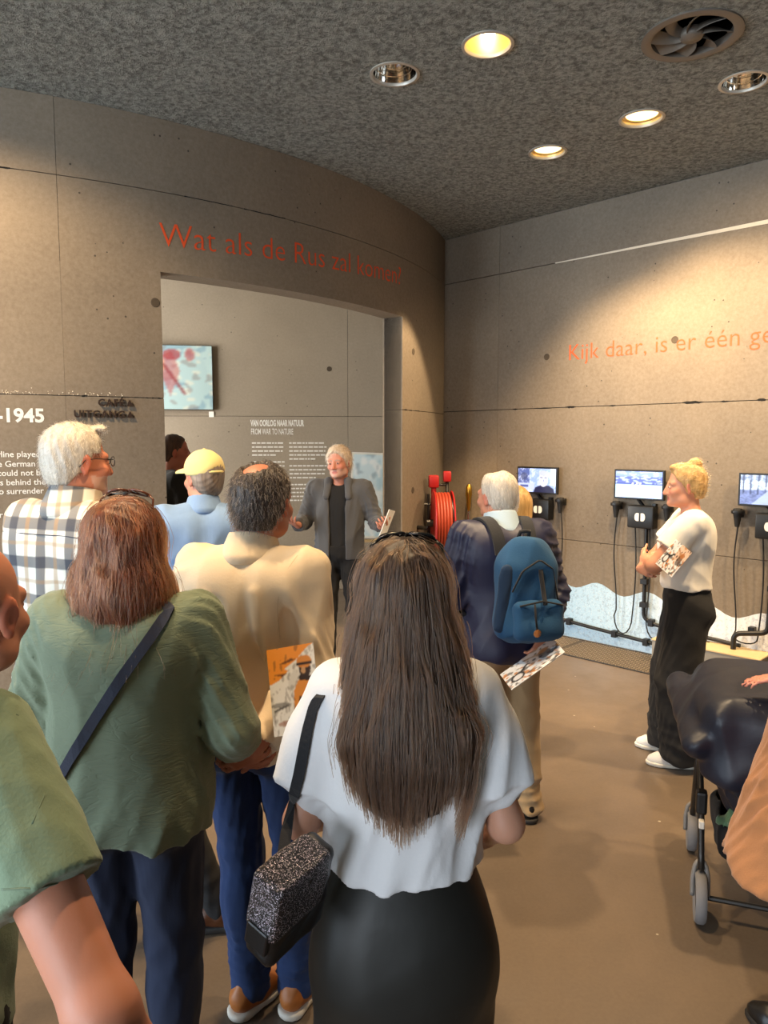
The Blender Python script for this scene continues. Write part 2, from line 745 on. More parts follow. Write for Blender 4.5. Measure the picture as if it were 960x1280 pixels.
def folds(seed, amp, kx=30, ky=30, kz=8, n=5, ramp=None):
    """cloth folds: ridged waves; the k's are wave numbers along each axis"""
    r = np.random.default_rng(seed)
    ks = r.normal(size=(n, 3)) * np.array([kx, ky, kz])
    ph = r.uniform(0, 6.3, n)
    k2 = r.normal(size=(n, 3)) * 9
    p2 = r.uniform(0, 6.3, n)

    def f(P):
        o = np.zeros(len(P))
        for i in range(n):
            s = np.sin(P @ ks[i] + ph[i] + 1.3 * np.sin(P @ k2[i] + p2[i]))
            w = 0.5 + 0.5 * np.sin(P @ k2[(i + 1) % n] + p2[i] * 2)
            o += (2 * np.abs(s) - 1) * w
        o *= amp / math.sqrt(n)
        if ramp is not None:
            o *= ramp(P)
        return o

    return f


def strands(name, parent, pts, r0, mat, tip=0.35):
    n, m, _ = pts.shape
    cu = bpy.data.hair_curves.new(name)
    cu.add_curves([m] * n)
    cu.points.foreach_set('position', np.ascontiguousarray(pts, np.float32).ravel())
    rad = np.tile(np.linspace(1, tip, m), (n, 1)) * r0
    a = cu.attributes.get('radius') or cu.attributes.new('radius', 'FLOAT', 'POINT')
    a.data.foreach_set('value', rad.astype(np.float32).ravel())
    cu.materials.append(mat)
    o = bpy.data.objects.new(name, cu)
    COL.objects.link(o)
    o.parent = parent
    return o


def unit(v):
    v = A3(v)
    return v / (np.linalg.norm(v) + 1e-9)


def eul(yaw, pitch, roll):
    """head turn: yaw > 0 to its own right, pitch > 0 looks up, roll > 0 tips to the right"""
    y, p, r = map(math.radians, (yaw, pitch, roll))
    return np.array(rotz(-y) @ Matrix.Rotation(p, 3, 'X') @ Matrix.Rotation(r, 3, 'Y'))


# ------------------------------------------------------------------ people
SKIN = (214, 160, 130)
M = {}
M['skin'] = mat_vcol('skin', 0.5, bump=0.12, sub=0.12, spec=0.4)
M['eye_white'] = mat_plain('eye_white', (225, 220, 212), 0.2)
M['eye_dark'] = mat_plain('eye_dark', (60, 52, 45), 0.15)


class Person:
    def __init__(self, label, loc, heading, H, w=1.0, dp=1.0, belly=0.0, fem=False, head=(0, 0, 0), head_s=1.0, neck_fwd=0.0,
                 arms=None, legs=None, skin=SKIN, lean=0.0, side=0.0, group=None):
        self.s = s = H / 1.75
        self.w, self.dp, self.belly, self.fem = w, dp, belly, fem
        self.root = empty('person', (loc[0], loc[1], 0), -math.radians(heading))
        tag(self.root, label, 'person', group)
        self.skin = tuple(np.array(skin) * np.array([0.90, 0.86, 0.84]))
        sx = (0.163 if fem else 0.185) * w
        self.sx = sx
        self.sh = {'L': A3((-sx, 0, 1.425)), 'R': A3((sx, 0, 1.425))}
        d = {'L': dict(el=(-sx - 0.05, 0.0, 1.14), wr=(-sx - 0.03, 0.09, 0.90)), 'R': dict(el=(sx + 0.05, 0.0, 1.14), wr=(sx + 0.03, 0.09, 0.90))}
        for k, v in (arms or {}).items():
            d[k].update(v)
        self.arm = d
        lg = {'L': dict(hip=(-0.088, 0, 0.91), kn=(-0.1, 0.02, 0.49), an=(-0.11, -0.02, 0.085), toe=-8), 'R': dict(hip=(0.088, 0, 0.91), kn=(0.1, 0.02, 0.49), an=(0.11, -0.02, 0.085), toe=8)}
        for k, v in (legs or {}).items():
            lg[k].update(v)
        self.leg = lg
        self.hM = eul(*head)
        self.hs = head_s
        self.hc = A3((side, 0.035 + neck_fwd, 1.625))        # between the ears
        self.lean = math.radians(lean)
        self.parts = {}
        self.tops = {}

    # 1.75 m frame -> metres, with the lean about the hips
    def P(self, p):
        p = A3(p)
        if self.lean:
            c, s = math.cos(self.lean), math.sin(self.lean)
            f = np.clip((p[2] - 0.9) / 0.2, 0, 1)
            y, z = p[1], p[2] - 0.9
            q = np.array([p[0], y * c + z * s, 0.9 + z * c - y * s])
            p = p * (1 - f) + q * f
        return p * self.s

    def cap(self, a, b, ra, rb, **k):
        return cap(self.P(a), self.P(b), ra * self.s, rb * self.s, **k)

    def ell(self, c, r):
        return ell(self.P(c), A3(r) * self.s)

    def hp(self, p):                       # a primitive in head space
        return xf(p, self.hM, self.P(self.hc), self.s * self.hs)

    def hpt(self, p):                      # a point in head space
        return self.hM @ (A3(p) * self.s * self.hs) + self.P(self.hc)

    def world(self, p):                    # person metres -> place
        return np.array(self.root.matrix_basis @ Vector(p))

    def W(self, p):
        return self.world(self.P(p))

    # ---- body parts as primitives, inflated by t
    def torso(self, t=0.0, hips=True):
        w, dp, f = self.w, self.dp, self.fem
        b = self.belly
        o = []
        if hips:
            o.append((self.ell((0, -0.01, 0.94), ((0.172 if f else 0.158) * w + t, 0.115 * dp + t, 0.13 + t)), 0.06))
            for sg in (-1, 1):
                o.append((self.ell((sg * 0.075 * w, -0.055, 0.90), (0.085 * w + t, 0.085 * dp + t, 0.095 + t)), 0.05))
        o.append((self.ell((0, 0.005 + b * 0.4, 1.10), ((0.132 if f else 0.148) * w + t + b * 0.3, 0.10 * dp + t + b * 0.6, 0.16 + t)), 0.07))
        o.append((self.ell((0, 0.0, 1.28), ((0.145 if f else 0.165) * w + t, 0.112 * dp + t, 0.17 + t)), 0.07))
        if f:
            for sg in (-1, 1):
                o.append((self.ell((sg * 0.07, 0.09 * dp, 1.27), (0.062 + t, 0.06 + t, 0.065 + t)), 0.04))
        sx = self.sx
        o.append((self.cap((-sx * 0.78, -0.01, 1.405), (sx * 0.78, -0.01, 1.405), 0.062 + t, 0.062 + t, fy=1.1), 0.06))
        for sg in (-1, 1):
            o.append((self.ell((sg * sx * 0.5, -0.06, 1.34), (0.085 * w + t, 0.055 * dp + t, 0.10 + t)), 0.05))
            o.append((self.cap((sg * 0.02, -0.015, 1.464), (sg * sx * 0.8, -0.01, 1.422), 0.035 + t * 0.5, 0.044 + t * 0.9), 0.04))
        return o

    def upper_arm(self, k, t=0.0, frac=1.0, flat=False, puff=0.0):
        a, e = self.sh[k], A3(self.arm[k]['el'])
        end = a + (e - a) * frac
        g = 0.9 if self.fem else 1.0
        m = self.arm[k].get('thick', 1.0)
        r0, r1 = 0.054 * g * m + t, (0.054 + (0.040 - 0.054) * frac) * g * m + t + puff
        return [(self.cap(a, end, r0, r1, fb=flat), 0.03)]

    def fore_arm(self, k, t=0.0, frac=1.0, flat=False, flare=0.0):
        e, wr = A3(self.arm[k]['el']), A3(self.arm[k]['wr'])
        end = e + (wr - e) * frac
        g = 0.88 if self.fem else 1.0
        m = self.arm[k].get('thick', 1.0)
        return [(self.cap(e, end, 0.041 * g * m + t, (0.041 + (0.027 - 0.041) * frac) * g * m + t + flare, fb=flat), 0.025)]

    def legp(self, k, t0=0.0, t1=0.0, t2=0.0, to=1.0, flat=False):
        L = self.leg[k]
        hip, kn, an = A3(L['hip']), A3(L['kn']), A3(L['an'])
        w = self.w
        end = kn + (an - kn) * to
        o = [(self.cap(hip, kn, 0.089 * w + t0, 0.056 * w + t1), 0.04),
             (self.cap(kn, end, 0.056 * w + t1, 0.037 + t2, fb=flat), 0.03)]
        if t2 < 0.03:
            o.append((self.ell(kn * 0.65 + an * 0.35 + A3((0, -0.022, 0)), (0.05 * w + t1, 0.05 * w + t1, 0.12)), 0.04))
        return o

    def hand(self, k):
        q = self.arm[k]
        wr, el = A3(q['wr']), A3(q['el'])
        d = unit(q.get('dir', wr - el))
        n = unit(q.get('palm', (1 if k == 'L' else -1, 0, 0)))        # way the palm faces
        n = unit(n - d * (n @ d))
        t = np.cross(d, n) * (1 if k == 'L' else -1)                   # thumb side
        t = -t
        curl = q.get('curl', 0.35)
        g = 0.88 if self.fem else 1.0
        o = []
        seg = [(0.040, 0.026, 0.021), (0.045, 0.029, 0.022), (0.042, 0.027, 0.021), (0.033, 0.021, 0.018)]
        self.tips = getattr(self, 'tips', [])
        for i in range(4):
            off = (0.030 - 0.0195 * i) * g
            kn = wr + d * (0.088 - 0.004 * abs(i - 1)) * g + t * off
            o.append((self.cap(wr + d * 0.008 + t * off * 0.55, kn, 0.0155 * g, 0.0112 * g), 0.012))
            p, a = kn, curl * (0.75 + 0.12 * i)
            spread = (1.5 - i) * 0.05
            ang = 0
            for j, L in enumerate(seg[i]):
                ang += a * (1.0 if j else 0.8)
                dd = unit(d * math.cos(ang) + n * math.sin(ang) + t * spread)
                q2 = p + dd * L * g
                o.append((self.cap(p, q2, (0.0092 - 0.0009 * j) * g, (0.0086 - 0.001 * j) * g), 0.004))
                p = q2
            self.tips.append(self.P(p))
        b = wr + d * 0.028 * g + t * 0.022 * g
        dd = unit(d * 0.65 + t * 0.65 + n * 0.25)
        m1 = b + dd * 0.042 * g
        o.append((self.cap(b, m1, 0.0145 * g, 0.0105 * g), 0.010))
        d2 = unit(dd + n * curl * 0.6 + d * 0.35)
        m2 = m1 + d2 * 0.03 * g
        o.append((self.cap(m1, m2, 0.0102 * g, 0.0088 * g), 0.004))
        o.append((self.cap(m2, m2 + unit(d2 + d * 0.3) * 0.022 * g, 0.009 * g, 0.007 * g), 0.004))
        return o

    def head_ops(self, S, nose=1.0, jaw=1.0, ear=1.0):
        hp = self.hp
        j = jaw * (0.93 if self.fem else 1.0)
        nx = self.P((0, -0.012, 1.44))
        S.add(cap(nx, self.hpt((0, -0.02, -0.03)), (0.054 if self.fem else 0.063) * self.s, (0.050 if self.fem else 0.058) * self.s), 0.03)
        S.add(hp(ell((0, -0.018, 0.036), (0.076, 0.096, 0.086))), 0.02)
        S.add(hp(ell((0, 0.028, -0.035), (0.062 * j, 0.066, 0.078))), 0.03)
        S.add(hp(ell((0, 0.058, -0.088), (0.040 * j, 0.034, 0.026))), 0.025)
        S.add(hp(ell((0, 0.082, -0.097), (0.018 * j, 0.016, 0.014))), 0.015)
        for sg in (-1, 1):
            S.add(hp(ell((sg * 0.040, 0.062, -0.028), (0.024, 0.024, 0.022))), 0.02)
            S.add(hp(ell((sg * 0.050 * j, 0.012, -0.075), (0.018, 0.03, 0.022))), 0.025)
        S.add(hp(cap((-0.042, 0.070, 0.020), (0.042, 0.070, 0.020), 0.014, 0.014)), 0.014)
        for sg in (-1, 1):
            S.sub(hp(ell((sg * 0.031, 0.098, 0.001), (0.019, 0.016, 0.012))), 0.012)
            S.add(hp(ell((sg * 0.031, 0.078, 0.0005), (0.0155, 0.0125, 0.0115))), 0.003)
        S.add(hp(cap((0, 0.088, 0.010), (0, 0.108 * nose, -0.034), 0.0085, 0.0125)), 0.010)
        for sg in (-1, 1):
            S.add(hp(ell((sg * 0.013, 0.094, -0.038), (0.0085, 0.011, 0.008))), 0.006)
        S.add(hp(cap((-0.018, 0.084, -0.0625), (0.018, 0.084, -0.0625), 0.0072, 0.0072)), 0.006)
        S.add(hp(cap((-0.015, 0.083, -0.0735), (0.015, 0.083, -0.0735), 0.0078, 0.0078)), 0.006)
        S.sub(hp(cap((-0.022, 0.094, -0.068), (0.022, 0.094, -0.068), 0.0028, 0.0028)), 0.004)
        # ears: rim, hollow, lobe
        for sg in (-1, 1):
            e = eul(sg * 22, -8, 0)
            c0 = A3((sg * 0.078, -0.012, -0.008))
            S.add(hp(xf(ell((0, 0, 0.004), (0.0085, 0.0185 * ear, 0.031 * ear)), e, c0)), 0.006)
            S.add(hp(xf(ell((0, 0.005, -0.024 * ear), (0.0075, 0.010, 0.011)), e, c0)), 0.006)
            S.sub(hp(xf(ell((sg * 0.009, 0.003, 0.002), (0.006, 0.0105 * ear, 0.019 * ear)), e, c0)), 0.003)

    def body(self, h=0.006, nose=1.0, jaw=1.0, ear=1.0, brow=(90, 70, 55), beard=None, lips=(178, 96, 84), nails=None, hide_below=None, hands='LR'):
        """one continuous skin: head, neck, trunk, arms, hands, legs, feet"""
        S = Solid()
        for p, k in self.torso(-0.010):
            S.add(p, k)
        for k in 'LR':
            for p, q in self.legp(k):
                S.add(p, q)
            an, a = A3(self.leg[k]['an']), math.radians(self.leg[k]['toe'])
            S.add(self.cap(an + A3((0, 0, -0.035)), an + A3((0.14 * math.sin(a), 0.14 * math.cos(a), -0.05)), 0.036, 0.03), 0.03)
            for p, q in self.upper_arm(k) + self.fore_arm(k):
                S.add(p, q)
        for k in hands:
            for p, q in self.hand(k):
                S.add(p, q)
        self.head_ops(S, nose, jaw, ear)
        zs = self.s
        zmin = min([1.0] + [self.arm[k]['wr'][2] for k in hands]) - 0.24
        V, Q = S.mesh(h, [(-1, zmin * zs, 0.022), (zmin * zs, 1.40 * zs, max(h, 0.007)), (1.40 * zs, 3, h * 0.85)])
        self.G = S.G
        # skin tone, with the lips, cheeks, ears, brows and whiskers where the person has them
        c = np.tile(lin(self.skin), (len(V), 1))
        L = ((V - self.P(self.hc)) @ self.hM) / (self.s * self.hs)

        def blend(mask, col, a=1.0):
            nonlocal c
            m = (np.clip(mask, 0, 1) * a)[:, None]
            c = c * (1 - m) + lin(col) * m

        red = np.clip(np.array(self.skin) * np.array([1.0, 0.80, 0.76]), 0, 255)
        blend(1.3 - np.hypot(np.abs(L[:, 0]) - 0.042, (L[:, 2] + 0.025)) / 0.02 - (L[:, 1] < 0.03) * 9, red, 0.5)
        blend((np.abs(L[:, 0]) > 0.076) * (np.abs(L[:, 2] + 0.008) < 0.045) * 1.0, red, 0.6)
        blend(1.4 - np.hypot(L[:, 0], L[:, 2] + 0.034) / 0.012 - (L[:, 1] < 0.09) * 9, red, 0.5)
        if beard is not None:
            m = (L[:, 1] > 0.015 - 0.3 * (L[:, 2] + 0.06)) & (L[:, 2] < -0.045) & (L[:, 2] > -0.135) & (np.abs(L[:, 0]) < 0.075)
            blend(m * 1.0, beard, 0.38)
        blend((np.hypot(L[:, 0] / 0.024, (L[:, 2] + 0.068) / 0.0115) < 1) * (L[:, 1] > 0.075) * 1.0, lips, 0.85)
        if brow is not None:
            bz = 0.0195 + 0.004 * np.cos((np.abs(L[:, 0]) - 0.03) * 90)
            blend((np.abs(np.abs(L[:, 0]) - 0.031) < 0.019) * (np.abs(L[:, 2] - bz) < 0.0042) * (L[:, 1] > 0.05) * 1.0, brow, 0.85)
        if nails is not None:
            for tp in self.tips:
                blend((np.linalg.norm(V - tp, axis=1) < 0.011) * 1.0, nails)
        o = link('body', np_mesh('body', V, Q, c), M['skin'], self.root, True)
        self.parts['body'] = o
        for sg in (-1, 1):
            b = MB()
            bmesh.ops.create_uvsphere(b.bm, u_segments=12, v_segments=8, radius=0.0118 * self.s * self.hs)
            b.bm.transform(Matrix.Diagonal((1, 1, 0.52, 1)))
            b.bm.transform(Matrix.Translation(Vector(self.hpt((sg * 0.031, 0.0805, 0.0008)))))
            e = b.build('eye', M['eye_white'], self.root, True)
            b = MB()
            fwd = Vector(self.hM @ A3((0, 1, 0)))
            rot = fwd.to_track_quat('Z', 'Y').to_matrix()
            b.lathe([(0.0055 * self.s, 0), (0.0045 * self.s, 0.0012), (0.0001, 0.0016)], self.hpt((sg * 0.031, 0.0918, 0.0008)), rot, 12)
            b.build('iris', M['eye_dark'], e, True)
        return self

    def cloth(self, S, name, mat, h=0.008, disp=None, parent=None, zspec=None):
        V, Q = S.mesh(h, zspec, disp)
        o = link(name, np_mesh(name, V, Q), mat, parent or self.root, True)
        self.parts[name] = o
        o['_'] = 0
        del o['_']
        self.last = (V, Q, S.G)
        return o

    def top(self, name, mat, hem, t=0.014, sleeve='long', frac=1.0, cuff=0.012, waist=0.0, flare=0.0, neck=0.0, vneck=0.0, amp=0.005, seed=1, h=0.008,
            extra=(), cuts=(), ridges=(), fold=(30, 30, 8), hips=True, arm_t=None, sides='LR', nfold=5, hem_wave=0.008, sfold=0.006):
        S = Solid()
        at_ = t if arm_t is None else arm_t
        for p, k in self.torso(t, hips):
            S.add(p, k)
        if waist:
            S.add(self.cap((0, 0.0 + self.belly * 0.3, hem + 0.03), (0, -0.005, 1.26), (0.150 + flare) * self.w + waist, 0.158 * self.w + waist * 0.7, fx=1.0, fy=0.70 * self.dp), 0.06)
        for e in extra:
            S.add(e[0], e[1])
        for k in sides:
            if sleeve == 'short':
                for p, q in self.upper_arm(k, at_, frac, True, cuff):
                    S.add(p, q)
            else:
                for p, q in self.upper_arm(k, at_):
                    S.add(p, q)
                for p, q in self.fore_arm(k, at_, frac, True, cuff):
                    S.add(p, q)
        nb = self.P((0, 0.035 if neck == 0 else 0.02, 1.510 - neck))
        S.sub(cap(nb, self.P((0, 0.05, 1.62)), (0.062 + neck * 0.8) * self.s, 0.075 * self.s, fy=1.1), 0.012)
        if vneck:
            S.sub(self.cap((0, 0.18, 1.38 - vneck), (0, 0.1, 1.5), 0.012, 0.07), 0.015)
        hz = hem * self.s
        S.cut(lambda X, Y, Z: hz + hem_wave * np.sin(X * 23 + seed) * np.cos(Y * 19) - Z, 0.006)
        for c in cuts:
            S.cut(c[0], c[1])
        if sleeve == 'short':
            sfold = sfold * 0.35
        fb = folds(seed, amp, *fold, n=nfold)
        fs = folds(seed + 50, sfold, 40, 40, 34, n=4, ramp=lambda P: np.clip((np.abs(P[:, 0]) / self.s - self.sx * 0.85) / 0.05, 0, 1))
        rd = [(self.P(a), self.P(b_), am, wd) for a, b_, am, wd in ridges]

        def dsp(P):
            o = fb(P) * np.clip((1.44 * self.s - P[:, 2]) / 0.15, 0.25, 1) + fs(P)
            for a, b_, am, wd in rd:
                ba = b_ - a
                t_ = np.clip(((P - a) @ ba) / (ba @ ba), 0, 1)
                d = np.linalg.norm(P - a - t_[:, None] * ba, axis=1)
                o = o - am * np.exp(-(d / wd) ** 2) * (0.35 + 0.65 * np.sin(PI * np.clip(t_, 0.06, 0.94)))
            return o

        o = self.cloth(S, name, mat, h, dsp)
        self.tops[name] = self.last[2]
        return o

    def trousers(self, mat, waist=1.02, t=(0.012, 0.014, 0.018), amp=0.004, seed=3, h=0.009, name='trousers', floor=0.035, to=1.02):
        S = Solid()
        S.add(self.ell((0, -0.005, 0.96), ((0.168 if self.fem else 0.158) * self.w + 0.012, 0.118 * self.dp + 0.012, 0.14)), 0.05)
        S.add(self.cap((0, 0, 1.0), (0, 0, waist + 0.05), 0.15 * self.w + 0.008, 0.15 * self.w + 0.006, fy=0.72 * self.dp), 0.04)
        for sg in (-1, 1):
            S.add(self.ell((sg * 0.075 * self.w, -0.058, 0.90), (0.088 * self.w + 0.01, 0.088 * self.dp + 0.01, 0.10)), 0.04)
        for k in 'LR':
            for p, q in self.legp(k, *t, to=to):
                S.add(p, min(q, 0.03))
        S.cut(lambda X, Y, Z: Z - waist * self.s, 0.004)
        S.cut(lambda X, Y, Z: floor * self.s - Z, 0.004)
        s = self.s
        f1 = folds(seed, amp, 34, 34, 14, n=5)
        f2 = folds(seed + 9, amp * 1.3, 14, 14, 46, n=4, ramp=lambda P: np.clip((0.32 * s - P[:, 2]) / 0.15, 0, 1) + np.clip(1 - np.abs(P[:, 2] - 0.5 * s) / 0.12, 0, 0.6))
        return self.cloth(S, name, mat, h, lambda P: f1(P) + f2(P))

    def shoes(self, mat, sole_mat, h=0.006, size=1.0, sides='LR', lift=None):
        for k in sides:
            an, a = A3(self.leg[k]['an']), math.radians(self.leg[k]['toe'])
            z0 = an[2] - 0.085
            f = A3((math.sin(a), math.cos(a), 0))
            r = A3((f[1], -f[0], 0))
            g = size
            pt = lambda y, z, x=0: A3((an[0], an[1], z0)) + f * y * g + r * x * g + A3((0, 0, z * g))
            S = Solid()
            S.add(self.cap(pt(-0.035, 0.052), pt(0.02, 0.05), 0.040 * g, 0.043 * g), 0.02)
            S.add(self.cap(pt(0.02, 0.052), pt(0.12, 0.032), 0.043 * g, 0.046 * g), 0.03)
            S.add(self.cap(pt(0.12, 0.034), pt(0.165, 0.030), 0.044 * g, 0.032 * g), 0.02)
            S.add(self.cap(pt(-0.02, 0.07), pt(-0.012, 0.10), 0.040 * g, 0.042 * g, fb=True), 0.02)
            zz = (z0 + 0.016 * g) * self.s
            S.cut(lambda X, Y, Z: zz - Z, 0.002)
            o = self.cloth(S, 'shoe', mat, h, folds(5, 0.0015, 40, 40, 40))
            T = Solid()
            T.add(self.cap(pt(-0.038, 0.02), pt(0.06, 0.02), 0.045 * g, 0.046 * g), 0.02)
            T.add(self.cap(pt(0.06, 0.02), pt(0.13, 0.02), 0.047 * g, 0.049 * g), 0.02)
            T.add(self.cap(pt(0.13, 0.02), pt(0.17, 0.02), 0.047 * g, 0.034 * g), 0.02)
            z1, z2 = (z0 + 0.002) * self.s, (z0 + 0.026 * g) * self.s
            T.cut(lambda X, Y, Z: Z - z2, 0.003)
            T.cut(lambda X, Y, Z: z1 - Z, 0.003)
            self.cloth(T, 'sole', sole_mat, h, None, parent=o)
        return self

    # ---- hair
    def hair_cap(self, mat, t=0.012, hairline=0.045, nape=-0.075, slope=0.9, bald=None, amp=0.003, seed=2, h=0.005, extra=(), scale=70, side=-0.01):
        hp = self.hp
        S = Solid()
        S.add(hp(ell((0, -0.020, 0.038), (0.076 + t, 0.097 + t, 0.087 + t))), 0.02)
        S.add(hp(ell((0, -0.045, -0.02), (0.066 + t, 0.062 + t, 0.075 + t))), 0.03)
        for e in extra:
            S.add(hp(e[0]) if not isinstance(e[0], tuple) else e[0][0], e[1])
        Mh, c, sc = self.hM, self.P(self.hc), self.s * self.hs

        def loc(X, Y, Z):
            x, y, z = X - c[0], Y - c[1], Z - c[2]
            return tuple((Mh[0, i] * x + Mh[1, i] * y + Mh[2, i] * z) / sc for i in range(3))

        # keep behind a line that runs from the hairline over the ear to the nape
        def face(X, Y, Z):
            x, y, z = loc(X, Y, Z)
            lim = np.where(z > 0.03, hairline + (z - 0.06) * slope * 0.5, np.where(z > -0.035, side + (z + 0.035) * 0.5, -0.03 + (z + 0.035) * 0.5))
            return (y - lim) * sc

        S.cut(face, 0.012 * sc)
        S.cut(lambda X, Y, Z: (nape - loc(X, Y, Z)[2]) * sc, 0.006)
        if bald is not None:
            S.sub(hp(bald), 0.012)
        f = folds(seed, amp, scale, scale, scale * 0.5, n=6)
        return self.cloth(S, 'hair', mat, h, f)

    def fuzz(self, mat, n, L, r=0.0006, lift=0.35, down=0.8, back=0.25, seed=4, m=6, part='hair', name='hair_strands', swirl=0.15):
        """short strands standing on the last built hair mesh"""
        V, Q, G = self.last
        r_ = np.random.default_rng(seed)
        p = V[r_.integers(0, len(V), n)] + r_.normal(size=(n, 3)) * 0.002
        d, g = sample(G, p)
        p = p - g * (d[:, None] + 0.002)
        bk = self.hM @ A3((0, -1, 0))
        dirs = g * lift + np.array([0, 0, -1.0]) * down + bk * back + r_.normal(size=(n, 3)) * swirl
        dirs /= np.linalg.norm(dirs, axis=1, keepdims=True)
        out = [p]
        Ls = L * r_.uniform(0.6, 1.15, n)[:, None]
        for i in range(m - 1):
            q = out[-1] + dirs * Ls / (m - 1)
            d, g = sample(G, q)
            push = np.clip(0.001 - d, 0, 0.01)[:, None]
            q = q + g * push
            out.append(q)
            dirs = dirs + np.array([0, 0, -1.0]) * 0.12 - g * 0.05
            dirs /= np.linalg.norm(dirs, axis=1, keepdims=True)
        return strands(name, self.parts[part], np.stack(out, 1), r, mat)

    def flow(self, mat, n, L, r=0.0006, seed=4, m=14, part='hair', name='hair_strands', jit=0.1, layer=0.006, zmin=None, away=None, wave=0.0, stray=0.0, ends=None):
        """long strands running down over the hair mass"""
        V, Q, G = self.last
        r_ = np.random.default_rng(seed)
        p = V[r_.integers(0, len(V), n)] + r_.normal(size=(n, 3)) * 0.002
        lay = r_.uniform(-0.001, layer, n)
        if stray:
            lay = lay + (r_.uniform(size=n) < 0.06) * r_.uniform(0, stray, n)
        side = r_.normal(size=(n, 3)) * jit
        Ls = L * r_.uniform(0.5, 1.1, n)[:, None] / (m - 1)
        out = []
        ph = r_.uniform(0, 6.3, n)
        ej = np.abs(r_.normal(size=n)) * 0.03
        for i in range(m):
            d, g = sample(G, p)
            on = (p[:, 2] > (zmin if zmin is not None else -9))
            p = p - g * np.where(on, np.clip(d - lay, -0.02, 0.02), 0)[:, None]
            if ends is not None and i:
                stop = p[:, 2] < ends(p) + ej
                p = np.where(stop[:, None], out[-1], p)
            out.append(p.copy())
            gv = np.array([0, 0, -1.0]) + side
            if away is not None:
                gv = gv + away(p)
            gv = np.broadcast_to(gv, p.shape)
            tg = gv - g * np.where(on, (gv * g).sum(1), 0)[:, None]
            if wave:
                tg = tg + np.stack([np.sin(p[:, 2] * 40 + ph), np.cos(p[:, 2] * 37 + ph), 0 * ph], 1) * wave
            tg /= np.linalg.norm(tg, axis=1, keepdims=True) + 1e-9
            p = p + tg * Ls
        return strands(name, self.parts[part], np.stack(out, 1), r, mat)
# ------------------------------------------------------------------ setting
M['concrete'] = mat_concrete('concrete_warm', (116, 101, 81), (90, 77, 61))
M['concrete_b'] = mat_concrete('concrete_room', (150, 137, 118), (128, 116, 99))
M['seam'] = mat_plain('seam', (58, 50, 42), 0.9)
M['seam_light'] = mat_plain('seam_light', (225, 212, 190), 0.9)
M['tie'] = mat_plain('tie_plug', (78, 67, 54), 0.9)
M['void'] = mat_plain('void_dark', (16, 13, 10), 0.95)
M['orange_paint'] = mat_plain('orange_paint', (226, 82, 34), 0.7)
M['white_print'] = mat_plain('white_print', (236, 234, 228), 0.7)
M['black_plastic'] = mat_plain('black_plastic', (16, 16, 17), 0.45)
M['black_rubber'] = mat_plain('black_rubber', (20, 20, 21), 0.6)
M['dark_metal'] = mat_plain('dark_metal', (70, 68, 66), 0.4, 0.8)
M['chrome'] = mat_plain('chrome', (215, 212, 208), 0.12, 1.0)
M['brass'] = mat_plain('brass', (200, 160, 70), 0.3, 1.0)


def mat_floor():
    t = NT('floor_concrete')
    v = t.coord()
    big = t.noise(v, 0.8, 5, 0.6, 0.8)
    mid = t.noise(v, 5, 5, 0.65)
    fine = t.noise(v, 70, 3, 0.7)
    col = t.ramp(big, [(0.3, rgba((112, 96, 80))), (0.7, rgba((86, 74, 63)))])
    col = t.mix(t.math('MULTIPLY', mid, 0.5), col, rgba((70, 60, 52)))
    col = t.mix(t.math('MULTIPLY', fine, 0.2), col, rgba((165, 148, 126)))
    vo = t.n('ShaderNodeTexVoronoi')
    vo.inputs['Scale'].default_value = 5
    t.l(v, vo.inputs['Vector'])
    fl = t.math('LESS_THAN', vo.outputs['Distance'], 0.035)
    col = t.mix(t.math('MULTIPLY', fl, 0.6), col, rgba((200, 190, 172)))
    rough = t.math('ADD', t.math('MULTIPLY', mid, 0.25), 0.26)
    return t.out(col, rough, t.bump(t.math('ADD', mid, t.math('MULTIPLY', fine, 0.3)), 0.08, 0.005))


def mat_ceiling():
    t = NT('ceiling_spray')
    v = t.coord()
    a = t.noise(v, 33, 4, 0.65, 0.5)
    b = t.noise(v, 120, 3, 0.7)
    h = t.math('ADD', a, t.math('MULTIPLY', b, 0.5))
    col = t.ramp(a, [(0.36, rgba((114, 115, 107))), (0.62, rgba((182, 183, 173)))])
    return t.out(col, 0.95, t.bump(h, 1.0, 0.05))


# floor and ceiling
fl = MB().box((1.0, 3.6, -0.1), (20, 16.4, 0.2)).build('floor', mat_floor())
tag(fl, kind='structure')

LAMPS = [(0.54, 4.05, 0.125, 'bulb'), (0.06, 4.36, 0.13, 'mirror'), (2.07, 4.45, 0.125, 'mirror'), (1.65, 4.93, 0.13, 'glow'), (1.17, 5.48, 0.125, 'glow')]
VENT = (1.57, 3.97, 0.225)
cu = bpy.data.curves.new('ceiling', 'CURVE')
cu.dimensions = '2D'
cu.fill_mode = 'BOTH'


def spline(pts):
    sp = cu.splines.new('POLY')
    sp.points.add(len(pts) - 1)
    for p, (x, y) in zip(sp.points, pts):
        p.co = (x, y, 0, 1)
    sp.use_cyclic_u = True


spline([(-9, -4.6), (11, -4.6), (11, 11.8), (-9, 11.8)])
for x, y, r in [l[:3] for l in LAMPS] + [VENT]:
    spline([(x + r * math.cos(2 * PI * k / 40), y + r * math.sin(2 * PI * k / 40)) for k in range(40)])
tmp = bpy.data.objects.new('tmp', cu)
COL.objects.link(tmp)
dg = bpy.context.evaluated_depsgraph_get()
me = bpy.data.meshes.new_from_object(tmp.evaluated_get(dg))
bpy.data.objects.remove(tmp)
me.transform(Matrix.Translation((0, 0, CEIL)))
me.name = 'ceiling'
me.materials.clear()
tag(link('ceiling', me, mat_ceiling()), kind='structure')

